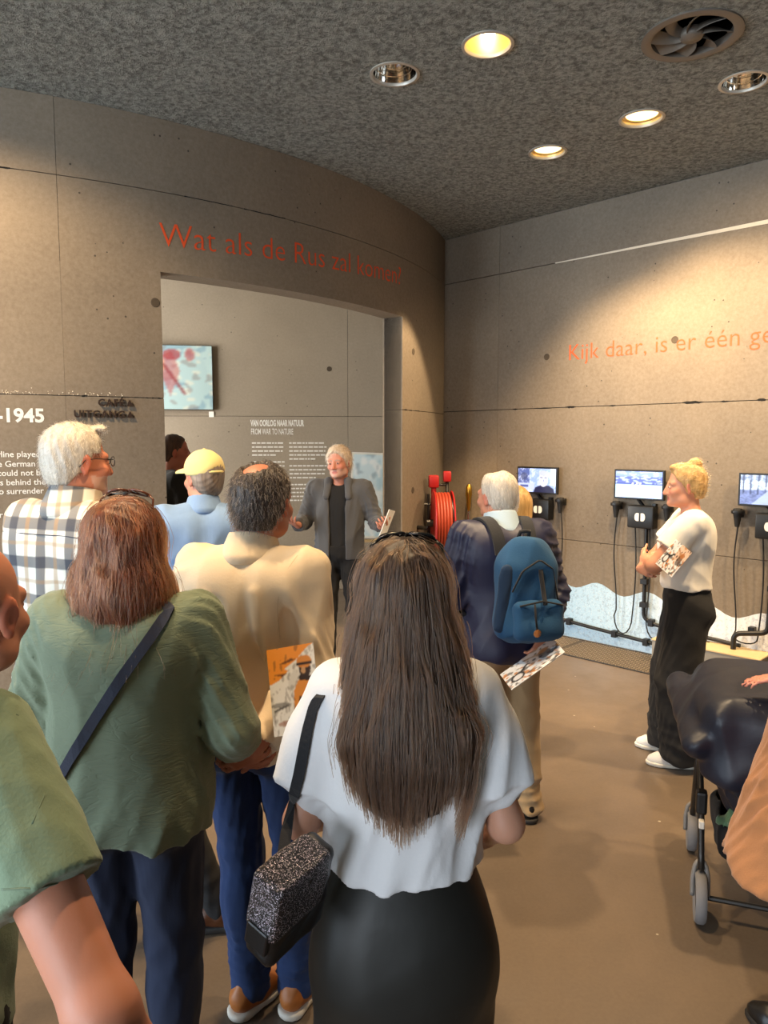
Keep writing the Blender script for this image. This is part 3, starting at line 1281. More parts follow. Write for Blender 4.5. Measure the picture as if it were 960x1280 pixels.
# the straight wall on the right: cast panels with open seams
GAP = 0.006
SEAMS = [0.0, 0.90, 2.11, 3.41, CEIL]
wr_ = MB()
pA, pB = wall_pt(-5.2, 0, -0.03), wall_pt(12.5, 0, -0.03)
back = Vector((0.2 / SQ, 0.2 / SQ, 0))
wr_.poly([pA, pB, pB + np.array([0, 0, CEIL]), pA + np.array([0, 0, CEIL])], back)
wall_r = tag(wr_.build('wall_right', M['seam']), kind='structure')
us = [-5.2, -4.37, -1.75, 0.9, 3.5, 6.1, 8.7, 12.5]
for i in range(len(us) - 1):
    for j in range(4):
        z0, z1 = SEAMS[j], SEAMS[j + 1]
        c = wall_pt((us[i] + us[i + 1]) / 2, (z0 + z1) / 2, -0.018)
        g = GAP * (0.5 if j in (0,) else 1)
        b = MB().box((0, 0, 0), (us[i + 1] - us[i] - 0.0025, 0.036, z1 - z0 - g), None, 0.0015)
        o = b.build('concrete_panel', M['concrete'], wall_r)
        o.location = c
        o.rotation_euler = (0, 0, -PI / 4)
# chipped, open lengths of the middle seam and the pale grout of the upper one
for u0, u1, zc, t in [(-4.2, -4.12, 2.11, .016), (-3.98, -3.7, 2.11, .012), (-3.62, -3.5, 2.112, .022), (-3.2, -3.1, 2.11, .012), (-2.55, -2.36, 2.112, .028), (-2.25, -2.16, 2.11, .016), (-1.98, -1.9, 2.112, .024)]:
    pts = []
    n = 9
    for k in range(n):
        f = k / (n - 1)
        pts.append(wall_pt(u0 + (u1 - u0) * f, zc + t * 0.5 * math.sin(PI * f) * random.uniform(.5, 1.2), 0.001))
    for k in range(n - 1, -1, -1):
        f = k / (n - 1)
        pts.append(wall_pt(u0 + (u1 - u0) * f, zc - t * 0.5 * math.sin(PI * f) * random.uniform(.5, 1.2) - 0.0005, 0.001))
    MB().poly(pts, (0.001, 0.001, 0)).build('seam_chip', M['void'], wall_r)
b = MB()
for k in range(16):
    u0, u1 = -3.75 + k * 0.13, -3.75 + (k + 1) * 0.13
    t0, t1 = 0.004 + 0.0008 * k, 0.004 + 0.0008 * (k + 1)
    b.poly([wall_pt(u0, 3.41 - t0, 0.0), wall_pt(u1, 3.41 - t1, 0.0), wall_pt(u1, 3.41 + t1, 0.0), wall_pt(u0, 3.41 + t0, 0.0)], tuple(wall_pt(0, 0, 0.003) - wall_pt(0, 0, 0)))
b.build('seam_grout', M['seam_light'], wall_r)
for u, z in [(-2.62, 2.62), (-3.82, 2.58), (-1.2, 2.6)]:
    b = MB()
    rot = basis(Vector((1 / SQ, -1 / SQ, 0)), Vector((0, 0, 1)), Vector((-1 / SQ, -1 / SQ, 0)))
    b.lathe([(0.030, 0.001), (0.028, 0.003), (0.022, 0.003), (0.020, 0.0005)], wall_pt(u, z, 0.0), rot, 20)
    b.build('tie_hole', M['tie'], wall_r, True, 40)

# the pale-blue painted wave along the foot of the straight wall
t = NT('wave_paint')
v = t.coord()
geo = t.n('ShaderNodeSeparateXYZ')
t.l(v, geo.inputs[0])
fx = t.math('MULTIPLY', t.math('SUBTRACT', geo.outputs[0], 1.6), 0.9)
base = t.ramp(fx, [(0.0, rgba((166, 204, 230))), (0.55, rgba((190, 216, 234))), (1.0, rgba((232, 236, 240)))])
n1 = t.noise(v, 38, 3, 0.7)
n2 = t.noise(v, 110, 2)
col = t.mix(t.math('MULTIPLY', t.math('GREATER_THAN', n1, 0.56), 0.35), base, rgba((120, 140, 165)))
col = t.mix(t.math('MULTIPLY', t.math('GREATER_THAN', n2, 0.6), 0.4), col, rgba((240, 242, 244)))
M['wave'] = t.out(col, 0.7, t.bump(n1, 0.2, 0.003))
top = []
uu = np.linspace(-5.1, 1.2, 120)
for u in uu:
    z = 0.50 + 0.04 * math.sin(u * 2 * PI / 0.47 + 0.9) - 0.03 * (u + 3.2)
    top.append((u, z))
b = MB()
off = tuple(wall_pt(0, 0, 0.0015) - wall_pt(0, 0, 0))
for k in range(len(top) - 1):
    (u0, z0), (u1, z1) = top[k], top[k + 1]
    b.bm.faces.new([b.bm.verts.new(Vector(wall_pt(*p, 0.0015))) for p in ((u0, 0.0), (u1, 0.0), (u1, z1), (u0, z0))])
bmesh.ops.remove_doubles(b.bm, verts=b.bm.verts, dist=1e-5)
tag(b.build('wave_paint', M['wave'], wall_r), 'pale blue wave painted along the foot of the wall')

lt = wall_text('Kijk daar, is er één ge', 0.2, -3.60, 2.53, M['orange_paint'], wall_r, width=1.72, weight=-0.0018, spacing=1.02)
tag(lt, 'orange letters "Kijk daar, is er één ge"')

# the round concrete core on the left with its doorway
DA0, DA1, DTOP = -57.0, -29.2, 2.90
THK = 0.20


def core_block(a0, a1, z0, z1, r0=RAD - THK, r1=RAD, step=1.5):
    """one curved block of the wall"""
    b = MB()
    n = max(1, int(abs(a1 - a0) / step))
    A = [a0 + (a1 - a0) * k / n for k in range(n + 1)]
    vs = []
    for a in A:
        ca, sa = math.cos(math.radians(a)), math.sin(math.radians(a))
        vs.append([b.bm.verts.new((CX + r * ca, CY + r * sa, z)) for r, z in ((r0, z0), (r1, z0), (r1, z1), (r0, z1))])
    for p, q in zip(vs, vs[1:]):
        for k in range(4):
            b.bm.faces.new((p[k], q[k], q[(k + 1) % 4], p[(k + 1) % 4]))
    b.bm.faces.new(vs[0])
    b.bm.faces.new(vs[-1])
    return b


def core_piece(a0, a1, z0, z1, g0=0.0025, g1=0.0025, ge=0.0012):
    e = math.degrees(ge / RAD)
    b = core_block(a0 + e, a1 - e, z0 + g0, z1 - g1)
    o = b.build('concrete_panel', M['concrete'], wall_l, True, 30)
    return o


core = core_block(-178, DA0, 0, CEIL, RAD - THK + 0.015, RAD - 0.012)
for (a0, a1, z0, z1) in [(DA0, DA1, DTOP + 0.012, CEIL), (DA1, 60, 0, CEIL)]:
    c2 = core_block(a0, a1, z0, z1, RAD - THK + 0.015, RAD - 0.012)
    m2 = bpy.data.meshes.new('tmp')
    c2.bm.to_mesh(m2)
    core.bm.from_mesh(m2)
    bpy.data.meshes.remove(m2)
wall_l = tag(core.build('wall_left', M['seam'], None, True, 30), kind='structure')
cols_l = [-178, -150, -122, -93.6, -64.0]
zl = [0, 2.085, 3.405, CEIL]
for a0, a1 in zip(cols_l, cols_l[1:]):
    for z0, z1 in zip(zl, zl[1:]):
        core_piece(a0, a1, z0, z1)
for z0, z1, g0, g1 in ((0, 2.085, .0025, .0025), (2.085, DTOP, .0025, 0)):
    core_piece(-64.0, DA0, z0, z1, g0, g1, 0)
    core_piece(DA1, 0, z0, z1, g0, g1, 0)
core_piece(-64.0, 0, DTOP, 3.405, 0, .0025)
core_piece(-64.0, 0, 3.405, CEIL)
for a0, a1 in zip([0, 30], [30, 60]):
    for z0, z1 in zip(zl, zl[1:]):
        core_piece(a0, a1, z0, z1)
for a, z in [(-57.45, 2.70), (-26.6, 2.62), (-26.6, 1.35), (-70.2, 2.7)]:
    n = Vector((math.cos(math.radians(a)), math.sin(math.radians(a)), 0))
    rot = basis(Vector((-n.y, n.x, 0)), Vector((0, 0, 1)), n)
    MB().lathe([(0.030, 0.0005), (0.027, 0.003), (0.0, 0.003)], core_pt(a, z, 0), rot, 20).build('tie_hole', M['tie'], wall_l, True, 40)
for a0, a1, z, t_ in [(-59.2, -58.2, 2.086, .008), (-57.9, -57.2, 2.085, .010), (-62.9, -62.5, 2.086, .014), (-28.8, -28.2, 2.086, .012), (-27.6, -26.9, 2.084, .010), (-26.4, -24.8, 2.085, .008), (-55, -51, 3.405, .008), (-50, -46, 3.405, .010), (-68.3, -66.9, 3.405, .012)]:
    b = MB()
    n = 8
    up = [core_pt(a0 + (a1 - a0) * k / n, z + t_ * .5 * random.uniform(.3, 1.1), 0.001) for k in range(n + 1)]
    dn = [core_pt(a0 + (a1 - a0) * k / n, z - t_ * .5 * random.uniform(.3, 1.1), 0.001) for k in range(n + 1)]
    for k in range(n):
        b.poly([up[k], up[k + 1], dn[k + 1], dn[k]])
    b.build('seam_chip', M['void'], wall_l)
# crumbled pale grains along the seam behind the plaid shirt
b = MB()
for k in range(60):
    p = core_pt(random.uniform(-68.4, -60.0), 2.085 + abs(random.gauss(0, 0.014)) + 0.004, 0.0)
    s = random.uniform(0.0015, 0.0045)
    bmesh.ops.create_icosphere(b.bm, subdivisions=1, radius=s, matrix=Matrix.Translation(Vector(p)))
o = b.build('seam_grain', M['seam_light'], wall_l)
o['kind'] = 'stuff'

o = core_text('Wat als de Rus zal komen?', 0.22, -57.05, 3.062, M['orange_paint'], wall_l, width=2.36, weight=-0.0022, slope=0.045)
tag(o, 'orange letters "Wat als de Rus zal komen?"')
o = core_text('-1945', 0.115, -65.45, 1.995 - 0.075, M['white_print'], wall_l, right=True, weight=0.0035)
tag(o, 'white heading figures "-1945"')
for k, (s, pxr, py) in enumerate([('Waterline played', 50, 567), ('er, the German', 44, 579), ('stem could not be', 56, 590), ('e forces behind the', 57, 601.5), ('ally to surrender', 55, 612.5), ('r', 4, 643)]):
    r = ray(pxr, py + 4)
    A = r[0] ** 2 + r[1] ** 2
    B = -2 * (r[0] * CX + r[1] * CY)
    Cc = CX * CX + CY * CY - RAD * RAD
    q = r * ((-B - math.sqrt(B * B - 4 * A * Cc)) / (2 * A))
    ang = math.degrees(math.atan2(q[1] - CY, q[0] - CX))
    tag(core_text(s, 0.051, ang, EYE + q[2], M['white_print'], wall_l, right=True, weight=0.0006), 'white paragraph line "%s"' % s if len(s) > 1 else None)

# raised metal direction letters beside the doorway
M['sign_dark'] = mat_plain('sign_dark', (62, 48, 40), 0.5, 0.3)


def direction_sign(word, a_right, z, size, label):
    e = empty('direction_sign', core_pt(a_right - 2, z, 0))
    tag(e, label, 'sign')
    me, V = text_verts(word, size, weight=0.002, spacing=1.14, extrude=0.004)
    V[:, 0] -= V[:, 0].max() + 0.055
    W = np.array([core_pt(a_right + math.degrees(v[0] / RAD), z + v[1], 0.013 + v[2]) for v in V]) - np.array(e.location)
    set_verts(me, W)
    link('raised_letters', me, M['sign_dark'], e)
    b = MB()
    q = [core_pt(a_right + math.degrees(x / RAD), z + y, 0.010) - np.array(e.location) for x, y in ((-0.042, 0), (0, 0), (-0.021, size * 0.72))]
    nrm = core_pt(a_right, 0, 0.007) - core_pt(a_right, 0, 0)
    b.poly(q, tuple(nrm)).build('arrow', M['sign_dark'], e)
    for x in np.linspace(-0.06 - 0.028 * len(word), -0.07, len(word)):
        MB().tube([core_pt(a_right + math.degrees(x / RAD), z + size * 0.35, o_) - np.array(e.location) for o_ in (-0.002, 0.010)], 0.002, 6).build('stand_off', M['sign_dark'], e)


direction_sign('CAFÉ', -59.35, 2.025, 0.062, 'small dark raised letters CAFÉ with an arrow beside the doorway')
direction_sign('UITGANG', -59.35, 1.952, 0.062, 'small dark raised letters UITGANG with an arrow, under CAFÉ')

# the room beyond the doorway
fw = empty('wall_far')
fw.location = (-1.0, 8.85, 0)
fw.rotation_euler = (0, 0, math.radians(5))
tag(fw, kind='structure')
b = MB().box((-1.6, 0.12, CEIL / 2), (5.8, 0.16, CEIL), None, 0).build('backing', M['seam'], fw)
for x0, x1 in zip([-4.5, -2.0, 0.57], [-2.0, 0.57, 1.3]):
    for z0, z1 in ((0, 2.1), (2.1, CEIL)):
        MB().box(((x0 + x1) / 2, 0.02, (z0 + z1) / 2), (x1 - x0 - 0.004, 0.04, z1 - z0 - 0.004), None, 0.0015).build('concrete_panel', M['concrete_b'], fw)
for x, z in [(0.35, 2.66), (-1.42, 2.5)]:
    MB().lathe([(0.03, 0), (0.028, 0.003), (0, 0.003)], (x, 0, z), Matrix.Rotation(PI / 2, 3, 'X'), 16).build('tie_hole', M['tie'], fw, True, 40)


def far_text(s, size, x, z, width=None, **kw):
    me, V = text_verts(s, size, **kw)
    if width:
        V[:, 0] *= width / V[:, 0].max()
    set_verts(me, np.c_[V[:, 0] + x, -0.002 + 0 * V[:, 0], V[:, 1] + z])
    return link('lettering', me, M['white_print'], fw)


tag(far_text('VAN OORLOG NAAR NATUUR', 0.1, -0.585, 1.985, 0.63, weight=0.004), 'white bold heading "VAN OORLOG NAAR NATUUR"')
tag(far_text('FROM WAR TO NATURE', 0.1, -0.585, 1.885, 0.5, weight=0.001), 'white thin heading "FROM WAR TO NATURE"')
# two columns of print, too small to read: word-long dashes
r_ = random.Random(3)
for cx_, wd in ((-0.575, 0.40), (-0.135, 0.45)):
    z = 1.775
    for para in ((4, 3, 6) if cx_ < -0.3 else (5, 4, 5)):
        for ln in range(para):
            b = MB()
            x = 0
            end = wd * (0.7 if ln == para - 1 else r_.uniform(0.92, 1.0))
            while x < end - 0.01:
                wl_ = min(r_.uniform(0.02, 0.075), end - x)
                b.poly([(cx_ + x, -0.0015, z), (cx_ + x + wl_, -0.0015, z), (cx_ + x + wl_, -0.0015, z + 0.016), (cx_ + x, -0.0015, z + 0.016)])
                x += wl_ + 0.010
            b.build('print_line', M['white_print'], fw)
            z -= 0.0475
        z -= 0.035

# glazed wall behind the visitors and the closing walls (out of the picture)
wb = MB()
wb.box((-6.7, -4.4, CEIL / 2), (4.4, 0.2, CEIL)).box((4.5, -4.4, CEIL / 2), (13, 0.2, CEIL)).box((-3.2, -4.4, 3.36), (2.6, 0.2, 1.0))
tag(wb.build('wall_back', M['concrete']), kind='structure')
tag(MB().box((-8.9, 6.2, CEIL / 2), (0.2, 10.4, CEIL)).box((-8.9, -4.3, CEIL / 2), (0.2, 0.4, CEIL)).box((-8.9, -1.5, 0.2), (0.2, 5.2, 0.4)).box((-8.9, -1.5, 3.6), (0.2, 5.2, 0.52)).build('wall_side', M['concrete']), kind='structure')
tag(MB().box((1.0, 11.5, CEIL / 2), (20, 0.2, CEIL)).build('wall_end', M['concrete_b']), kind='structure')
win = tag(empty('window_1', (-8.9, -1.5, 0)), kind='structure')
for y in (-2.55, -0.85, 0.85, 2.55):
    MB().box((0, y, 1.87), (0.1, 0.07, 2.94)).build('window_frame', M['dark_metal'], win)

# floor gratings along the straight wall
M['grate'] = mat_plain('grate_metal', (92, 83, 72), 0.6, 0.3, 0.3, 120)
M['grate_stud'] = mat_plain('grate_stud', (164, 148, 126), 0.5, 0.4)
gm = MB()
gm.box((0, 0, -0.004), (0.87, 0.5, 0.012))
base_me = None
gs = MB()
for i in range(29):
    for j in range(17):
        x, y = (i - 14) * 0.029, (j - 8) * 0.028
        a = PI / 4 if (i + j) % 2 else -PI / 4
        gs.box((x, y, 0.0035), (0.024, 0.006, 0.005), rotz(a))
rim = MB()
rim.box((0, 0.254, 0.001), (0.88, 0.008, 0.010)).box((0, -0.254, 0.001), (0.88, 0.008, 0.010))
first = None
us_g = [-5.55 + 0.885 * k for k in range(8)]
for k, u in enumerate(us_g):
    p = wall_pt(u, 0.002, 0.30)
    e = empty('floor_grate', p, -PI / 4)
    lab = ['patterned metal floor grate nearest the corner behind the visitors', 'patterned metal floor grate by the man with the blue backpack', 'patterned metal floor grate under the middle screen, behind the standing woman',
           'patterned metal floor grate at the grey plinth box', 'patterned metal floor grate behind the pram', 'patterned metal floor grate along the wall, beyond the plinth', 'patterned metal floor grate far along the wall', 'patterned metal floor grate last along the wall'][k]
    tag(e, lab, 'grate', 'floor gratings along the wall')
    if first is None:
        first = [gm.build('grate_plate', M['grate'], e), gs.build('raised_pattern', M['grate_stud'], e), rim.build('edge_strip', M['dark_metal'], e)]
        first[1]['kind'] = 'stuff'
    else:
        for q in first:
            c = q.copy()
            COL.objects.link(c)
            c.parent = e

# ceiling lamps
t = NT('lamp_glow')
M['glow'] = t.out(rgba((255, 214, 130)), 0.5)
t.b.inputs['Emission Color'].default_value = (1.0, 0.78, 0.42, 1)
t.b.inputs['Emission Strength'].default_value = 2.2
t = NT('lamp_bulb')
M['bulb'] = t.out((1, 1, 1, 1), 0.5)
t.b.inputs['Emission Color'].default_value = (1.0, 0.80, 0.48, 1)
t.b.inputs['Emission Strength'].default_value = 12
M['reflector'] = mat_plain('reflector', (225, 222, 216), 0.08, 1.0)
M['reflector_warm'] = mat_plain('reflector_warm', (235, 205, 140), 0.3, 0.6)
M['lamp_rim'] = mat_plain('lamp_rim', (190, 182, 168), 0.4, 0.3)
LLAB = ['recessed ceiling lamp with its bright bulb showing', 'unlit mirrored ceiling downlight left of the bright bulb', 'unlit mirrored ceiling downlight right of the air vent',
        'glowing yellow ceiling downlight nearer the right edge, below the vent', 'glowing yellow ceiling downlight closest to the far corner']
for (x, y, r, kind), lab in zip(LAMPS, LLAB):
    e = tag(empty('ceiling_downlight', (x, y, CEIL)), lab, 'ceiling lamp', 'recessed ceiling downlights')
    MB().lathe([(r + 0.012, 0.0), (r + 0.012, -0.006), (r - 0.004, -0.008), (r - 0.010, 0.004), (r - 0.006, 0.02)], n=40, caps=False).build('trim_ring', M['lamp_rim'], e, True, 50)
    prof = [(r - 0.008, 0.0), (r - 0.016, 0.05), (r - 0.035, 0.11), (r - 0.07, 0.16), (0.001, 0.185)]
    MB().lathe(prof, n=40, caps=False).build('reflector', M['reflector' if kind == 'mirror' else 'reflector_warm'], e, True)
    if kind == 'mirror':
        b = MB().lathe([(0.001, 0.165), (0.028, 0.15), (0.034, 0.12), (0.02, 0.09), (0.001, 0.082)], n=20)
        b.build('lamp_bulb', M['eye_white'], e, True)
        b = MB()
        for k in range(3):
            b.lathe([(r - 0.03 - 0.02 * k, 0.03 + 0.03 * k), (r - 0.034 - 0.02 * k, 0.032 + 0.03 * k)], n=32, caps=False)
        b.build('baffle', M['reflector'], e, True)
    elif kind == 'bulb':
        b = MB().lathe([(0.001, 0.115), (0.03, 0.105), (0.042, 0.075), (0.038, 0.045), (0.02, 0.026), (0.001, 0.02)], n=24)
        b.build('lamp_bulb', M['bulb'], e, True)
    else:
        MB().lathe([(0.001, 0.036), (r - 0.018, 0.036), (r - 0.018, 0.030), (0.001, 0.030)], n=32).build('diffuser', M['glow'], e, True, 40)
        b = MB()
        b.lathe([(r - 0.012, 0.02), (r - 0.03, 0.022), (r - 0.03, 0.026), (r - 0.014, 0.026)], n=36, caps=False)
        b.build('baffle', M['reflector_warm'], e, True, 40)
# lamp light
spot('lamp_light', (0.54, 4.05, CEIL - 0.02), (0.5, 4.2, 0), 230, 95, 0.9)
spot('lamp_light', (1.65, 4.93, CEIL - 0.02), (2.5, 5.6, 1.2), 380, 100, 0.6)
spot('lamp_light', (1.17, 5.48, CEIL - 0.02), (2.0, 6.1, 1.2), 190, 84, 0.6)
# the same fittings further back over the visitors and along the round wall, outside the picture
spot('lamp_light', (-2.6, 2.9, CEIL - 0.02), (-2.35, 4.4, 1.5), 430, 100, 0.6)
spot('lamp_light', (-1.1, 2.3, CEIL - 0.02), (-1.0, 2.5, 0), 240, 100, 0.9)
spot('lamp_light', (-0.2, 1.9, CEIL - 0.02), (-0.3, 2.2, 0), 150, 100, 0.9)
spot('lamp_light', (0.75, 6.2, CEIL - 0.02), (0.26, 6.75, 0.9), 330, 50, 0.3)
spot('lamp_light', (1.3, 3.0, CEIL - 0.02), (1.35, 3.4, 0), 260, 90, 0.9)
spot('lamp_light', (3.3, 3.4, CEIL - 0.02), (3.0, 5.2, 1.5), 440, 105, 0.5)

# swirl air vent
M['vent'] = mat_plain('vent_metal', (112, 104, 94), 0.5, 0.2)
vx, vy, vr = VENT
e = tag(empty('air_vent', (vx, vy, CEIL)), 'round swirl air vent in the ceiling with curved blades', 'vent')
MB().lathe([(vr + 0.02, 0), (vr + 0.02, -0.008), (vr - 0.01, -0.014), (vr - 0.03, -0.006), (vr - 0.03, 0.03)], n=48, caps=False).build('vent_ring', M['vent'], e, True, 45)
MB().lathe([(vr, 0.12), (0.001, 0.12)], n=32).build('vent_back', M['seam'], e)
MB().lathe([(vr, 0.0), (vr, 0.12)], n=32, caps=False).build('vent_throat', M['void'], e)
MB().lathe([(0.055, 0.03), (0.06, 0.0), (0.05, -0.014), (0.001, -0.02)], n=28).build('hub', M['vent'], e, True, 50)
for k in range(8):
    b = MB()
    a0 = 2 * PI * k / 8
    rows = []
    for i in range(9):
        f = i / 8
        r = 0.055 + (vr - 0.03 - 0.055) * f
        a = a0 + 0.5 * f
        w = 0.30 + 0.10 * f
        p0 = Vector((r * math.cos(a), r * math.sin(a), -0.010))
        p1 = Vector((r * math.cos(a + w), r * math.sin(a + w), 0.028))
        rows.append((b.bm.verts.new(p0), b.bm.verts.new(p1), b.bm.verts.new(p1 + Vector((0, 0, 0.004))), b.bm.verts.new(p0 + Vector((0, 0, 0.004)))))
    for p, q in zip(rows, rows[1:]):
        for i in range(4):
            b.bm.faces.new((p[i], q[i], q[(i + 1) % 4], p[(i + 1) % 4]))
    b.build('blade', M['vent'], e, True, 40)

# ------------------------------------------------------------------ stations on the straight wall
M['screen'] = mat_vcol('screen_picture', 0.3, emit=0.9)
M['print'] = mat_vcol('printed_sheet', 0.55)
M['gloss_print'] = mat_vcol('printed_cover', 0.35)


def scr_portrait():
    c = Canvas(72, 40, (120, 145, 200))
    c.rect(0, 0.25, 0.3, 1, (70, 85, 140)).noise(30, 20, 3, 0.3, (190, 205, 240), 0.5)
    c.rect(0.02, 0.1, 0.45, 0.38, (150, 165, 205)).rect(0.05, 0.2, 0.28, 0.3, (60, 75, 130))
    c.ell(0.16, 0.66, 0.09, 0.17, (50, 58, 95), .8)
    c.poly([(0.42, 0), (0.46, .2), (0.6, .3), (0.82, .3), (0.95, .16), (0.97, 0)], (28, 32, 60))
    c.ell(0.68, 0.55, 0.115, 0.30, (205, 214, 235)).ell(0.68, 0.8, 0.125, 0.12, (150, 160, 195))
    c.rect(0.58, 0.60, 0.66, 0.64, (40, 45, 80)).rect(0.70, 0.60, 0.78, 0.64, (40, 45, 80)).ell(0.69, 0.50, .02, .07, (120, 130, 165))
    c.line(0.62, 0.40, 0.75, 0.40, .012, (40, 45, 80)).rect(0.86, 0.3, 1, 1, (200, 212, 240), .6)
    return c


def scr_lake():
    c = Canvas(76, 42, (150, 185, 245))
    c.rect(0, 0.52, 1, 1, (75, 90, 165)).rect(0, 0.80, 1, 1, (120, 145, 215), .8).noise(16, 40, 5, 0.35, (190, 215, 255), .5)
    c.rect(0, 0.5, 1, 0.55, (50, 62, 130)).poly([(0, 0), (1, 0), (1, .5), (0, .5)], (160, 195, 250), .7)
    for x in (0.36, 0.45, 0.52):
        c.ell(x, 0.42, 0.035, 0.05, (245, 248, 255)).line(x, .42, x + .02, .56, .012, (250, 250, 255))
    c.rect(0.3, 0.3, 0.6, 0.36, (215, 230, 255), .7)
    return c


def scr_avenue():
    c = Canvas(72, 42, (180, 205, 245))
    c.rect(0, 0, 1, 0.5, (95, 110, 160)).noise(40, 60, 9, .1, (40, 50, 90), .6)
    for x in np.linspace(0.05, 0.95, 8):
        c.line(x, .35, x + .01, 1, .012, (30, 38, 70)).ell(x, .9, .06, .12, (40, 50, 85), .6)
    c.poly([(.2, 0), (.5, .5), (.6, .5), (.9, 0)], (150, 170, 215), .6)
    return c


def station(u, pic, names, n):
    lab_screen, lab_box = names
    wd, ht = 0.44, 0.25
    e = tag(empty('wall_screen', wall_pt(u, 1.44, 0.0), -PI / 4), lab_screen, 'screen', 'video screens on the wall')
    MB().box((0, -0.065, 0), (wd, 0.03, ht), None, 0.004).build('bezel', M['black_plastic'], e)
    s = pic.build('picture', wd - 0.03, ht - 0.03, M['screen'], e)
    s.location = (0, -0.0815, 0)
    MB().box((0, -0.03, 0), (0.12, 0.05, 0.12)).build('bracket', M['black_plastic'], e)
    MB().tube([(-0.01, -0.06, -0.12), (0.035, -0.035, -0.19)], 0.014, 8).build('support_arm', M['black_plastic'], e)
    q = tag(empty('audio_box', wall_pt(u + 0.03, 1.17, 0.0), -PI / 4), lab_box, 'control box', 'audio boxes under the screens')
    MB().box((0, -0.05, 0), (0.23, 0.10, 0.19), None, 0.014).build('case', M['black_plastic'], q, True, 30)
    b = MB()
    for sg in (-1, 1):
        pts = []
        for k in range(15):
            a = PI * k / 14 - PI / 2
            pts.append((sg * (0.008 + 0.038 * math.cos(a) ** 0.8 if abs(math.cos(a)) > 1e-6 else 0.008 * sg), -0.102, 0.038 * math.sin(a) * (0.85 + 0.3 * abs(math.cos(a)))))
        pts = [(sg * abs(x), y, z) for x, y, z in pts]
        b.poly(pts, (0, 0.002, 0))
    b.build('wing_emblem', M['white_print'], q)
    MB().box((0.09, -0.02, 0.10), (0.03, 0.04, 0.03)).build('cable_gland', M['black_plastic'], q)
    return e, q


scrs = [(-3.85, scr_portrait(), ('small wall screen showing a portrait, nearest the far corner', 'black audio box under the portrait screen')),
        (-2.85, scr_lake(), ('wall screen with a blue lake scene beside the standing woman', 'black audio box under the blue lake screen')),
        (-1.83, scr_avenue(), ('wall screen cut by the right edge, showing bare trees', 'black audio box under the screen showing trees'))]
for k, (u, pic, nm) in enumerate(scrs):
    station(u, pic, nm, k)

hold = [(-4.10, 'black earpiece holder left of the portrait screen', 'thin listening cable left of the portrait screen'),
        (-3.60, 'black earpiece holder right of the portrait screen', 'thin listening cable right of the portrait screen'),
        (-3.05, 'black earpiece holder left of the lake screen', 'thin cable loop hanging left of the lake screen'),
        (-2.60, 'black earpiece holder behind the neck of the standing woman', 'thin cable hanging behind the standing woman'),
        (-2.05, 'black earpiece holder left of the screen showing trees', 'thin cable loop hanging above the grey plinth')]
for k, (u, lab, lab2) in enumerate(hold):
    e = tag(empty('earpiece_holder', wall_pt(u, 1.24, 0), -PI / 4), lab, 'earpiece', 'earpieces beside the screens')
    MB().box((0, -0.022, 0.01), (0.05, 0.044, 0.06), None, 0.006).build('bracket', M['black_plastic'], e)
    b = MB().lathe([(0.016, -0.09), (0.022, -0.05), (0.03, 0.0), (0.036, 0.035), (0.030, 0.05), (0.001, 0.054)], (0, -0.07, 0), n=18)
    b.build('earpiece', M['black_rubber'], e, True, 50)
    MB().lathe([(0.045, 0.0), (0.048, 0.012), (0.045, 0.024), (0.030, 0.026)], (0, -0.07, 0.012), n=18).build('cradle', M['black_plastic'], e, True, 50)
    bu = (-3.82 if k < 2 else -2.82 if k < 4 else -1.80)
    dx = bu - u + (0.05 if u < bu else -0.05) * -1
    dx = (bu - u) * 0.72
    pts = []
    lowz = 0.14 if k != 4 else 0.25
    for i in range(41):
        f = i / 40
        if f < 0.42:
            g = f / 0.42
            p = (0.03 * math.sin(g * 5) * math.copysign(1, dx) * -0.6, -0.05, (1.15 - 0.85 * g))
        elif f < 0.62:
            g = (f - 0.42) / 0.2
            p = (dx * (0.5 - 0.5 * math.cos(g * PI)), -0.05, 0.30 - (0.30 - lowz) * math.sin(g * PI))
        else:
            g = (f - 0.62) / 0.38
            p = (dx + 0.02 * math.sin(g * 3), -0.05 + 0.0 * g, 0.30 + (1.08 - 0.30) * g)
        pts.append(p)
    c = MB().tube(pts, 0.0055, 6).build('listening_cable', M['black_rubber'], None, True)
    c.location = wall_pt(u, 0, 0)
    c.rotation_euler = (0, 0, -PI / 4)
    tag(c, lab2, 'cable', 'listening cables on the wall')


def conduit(label, pts, clamps, r=0.016):
    e = tag(empty('wall_conduit', wall_pt(pts[0][0], pts[0][1], 0), -PI / 4), label, 'pipe')
    o = np.array(pts)
    P = [(p[0] - o[0][0], -(p[2] if len(p) > 2 else 0.03), p[1] - o[0][1]) for p in pts]
    # rounded corners
    Q = [P[0]]
    for a, b_, c in zip(P, P[1:], P[2:]):
        a, b_, c = map(Vector, (a, b_, c))
        r0 = min(0.05, (a - b_).length / 2, (c - b_).length / 2)
        s, t_ = b_ + (a - b_).normalized() * r0, b_ + (c - b_).normalized() * r0
        for k in range(6):
            f = k / 5
            Q.append((s * (1 - f) ** 2 + b_ * 2 * f * (1 - f) + t_ * f * f)[:])
    Q.append(P[-1])
    MB().tube(Q, r, 10).build('pipe', M['black_plastic'], e, True, 50)
    for u, z, vert in clamps:
        b = MB()
        b.box((u - o[0][0], -0.03, z - o[0][1]), (0.06, 0.055, 0.045) if vert else (0.045, 0.055, 0.06), None, 0.004)
        b.build('clamp', M['black_plastic'], e)
    return e


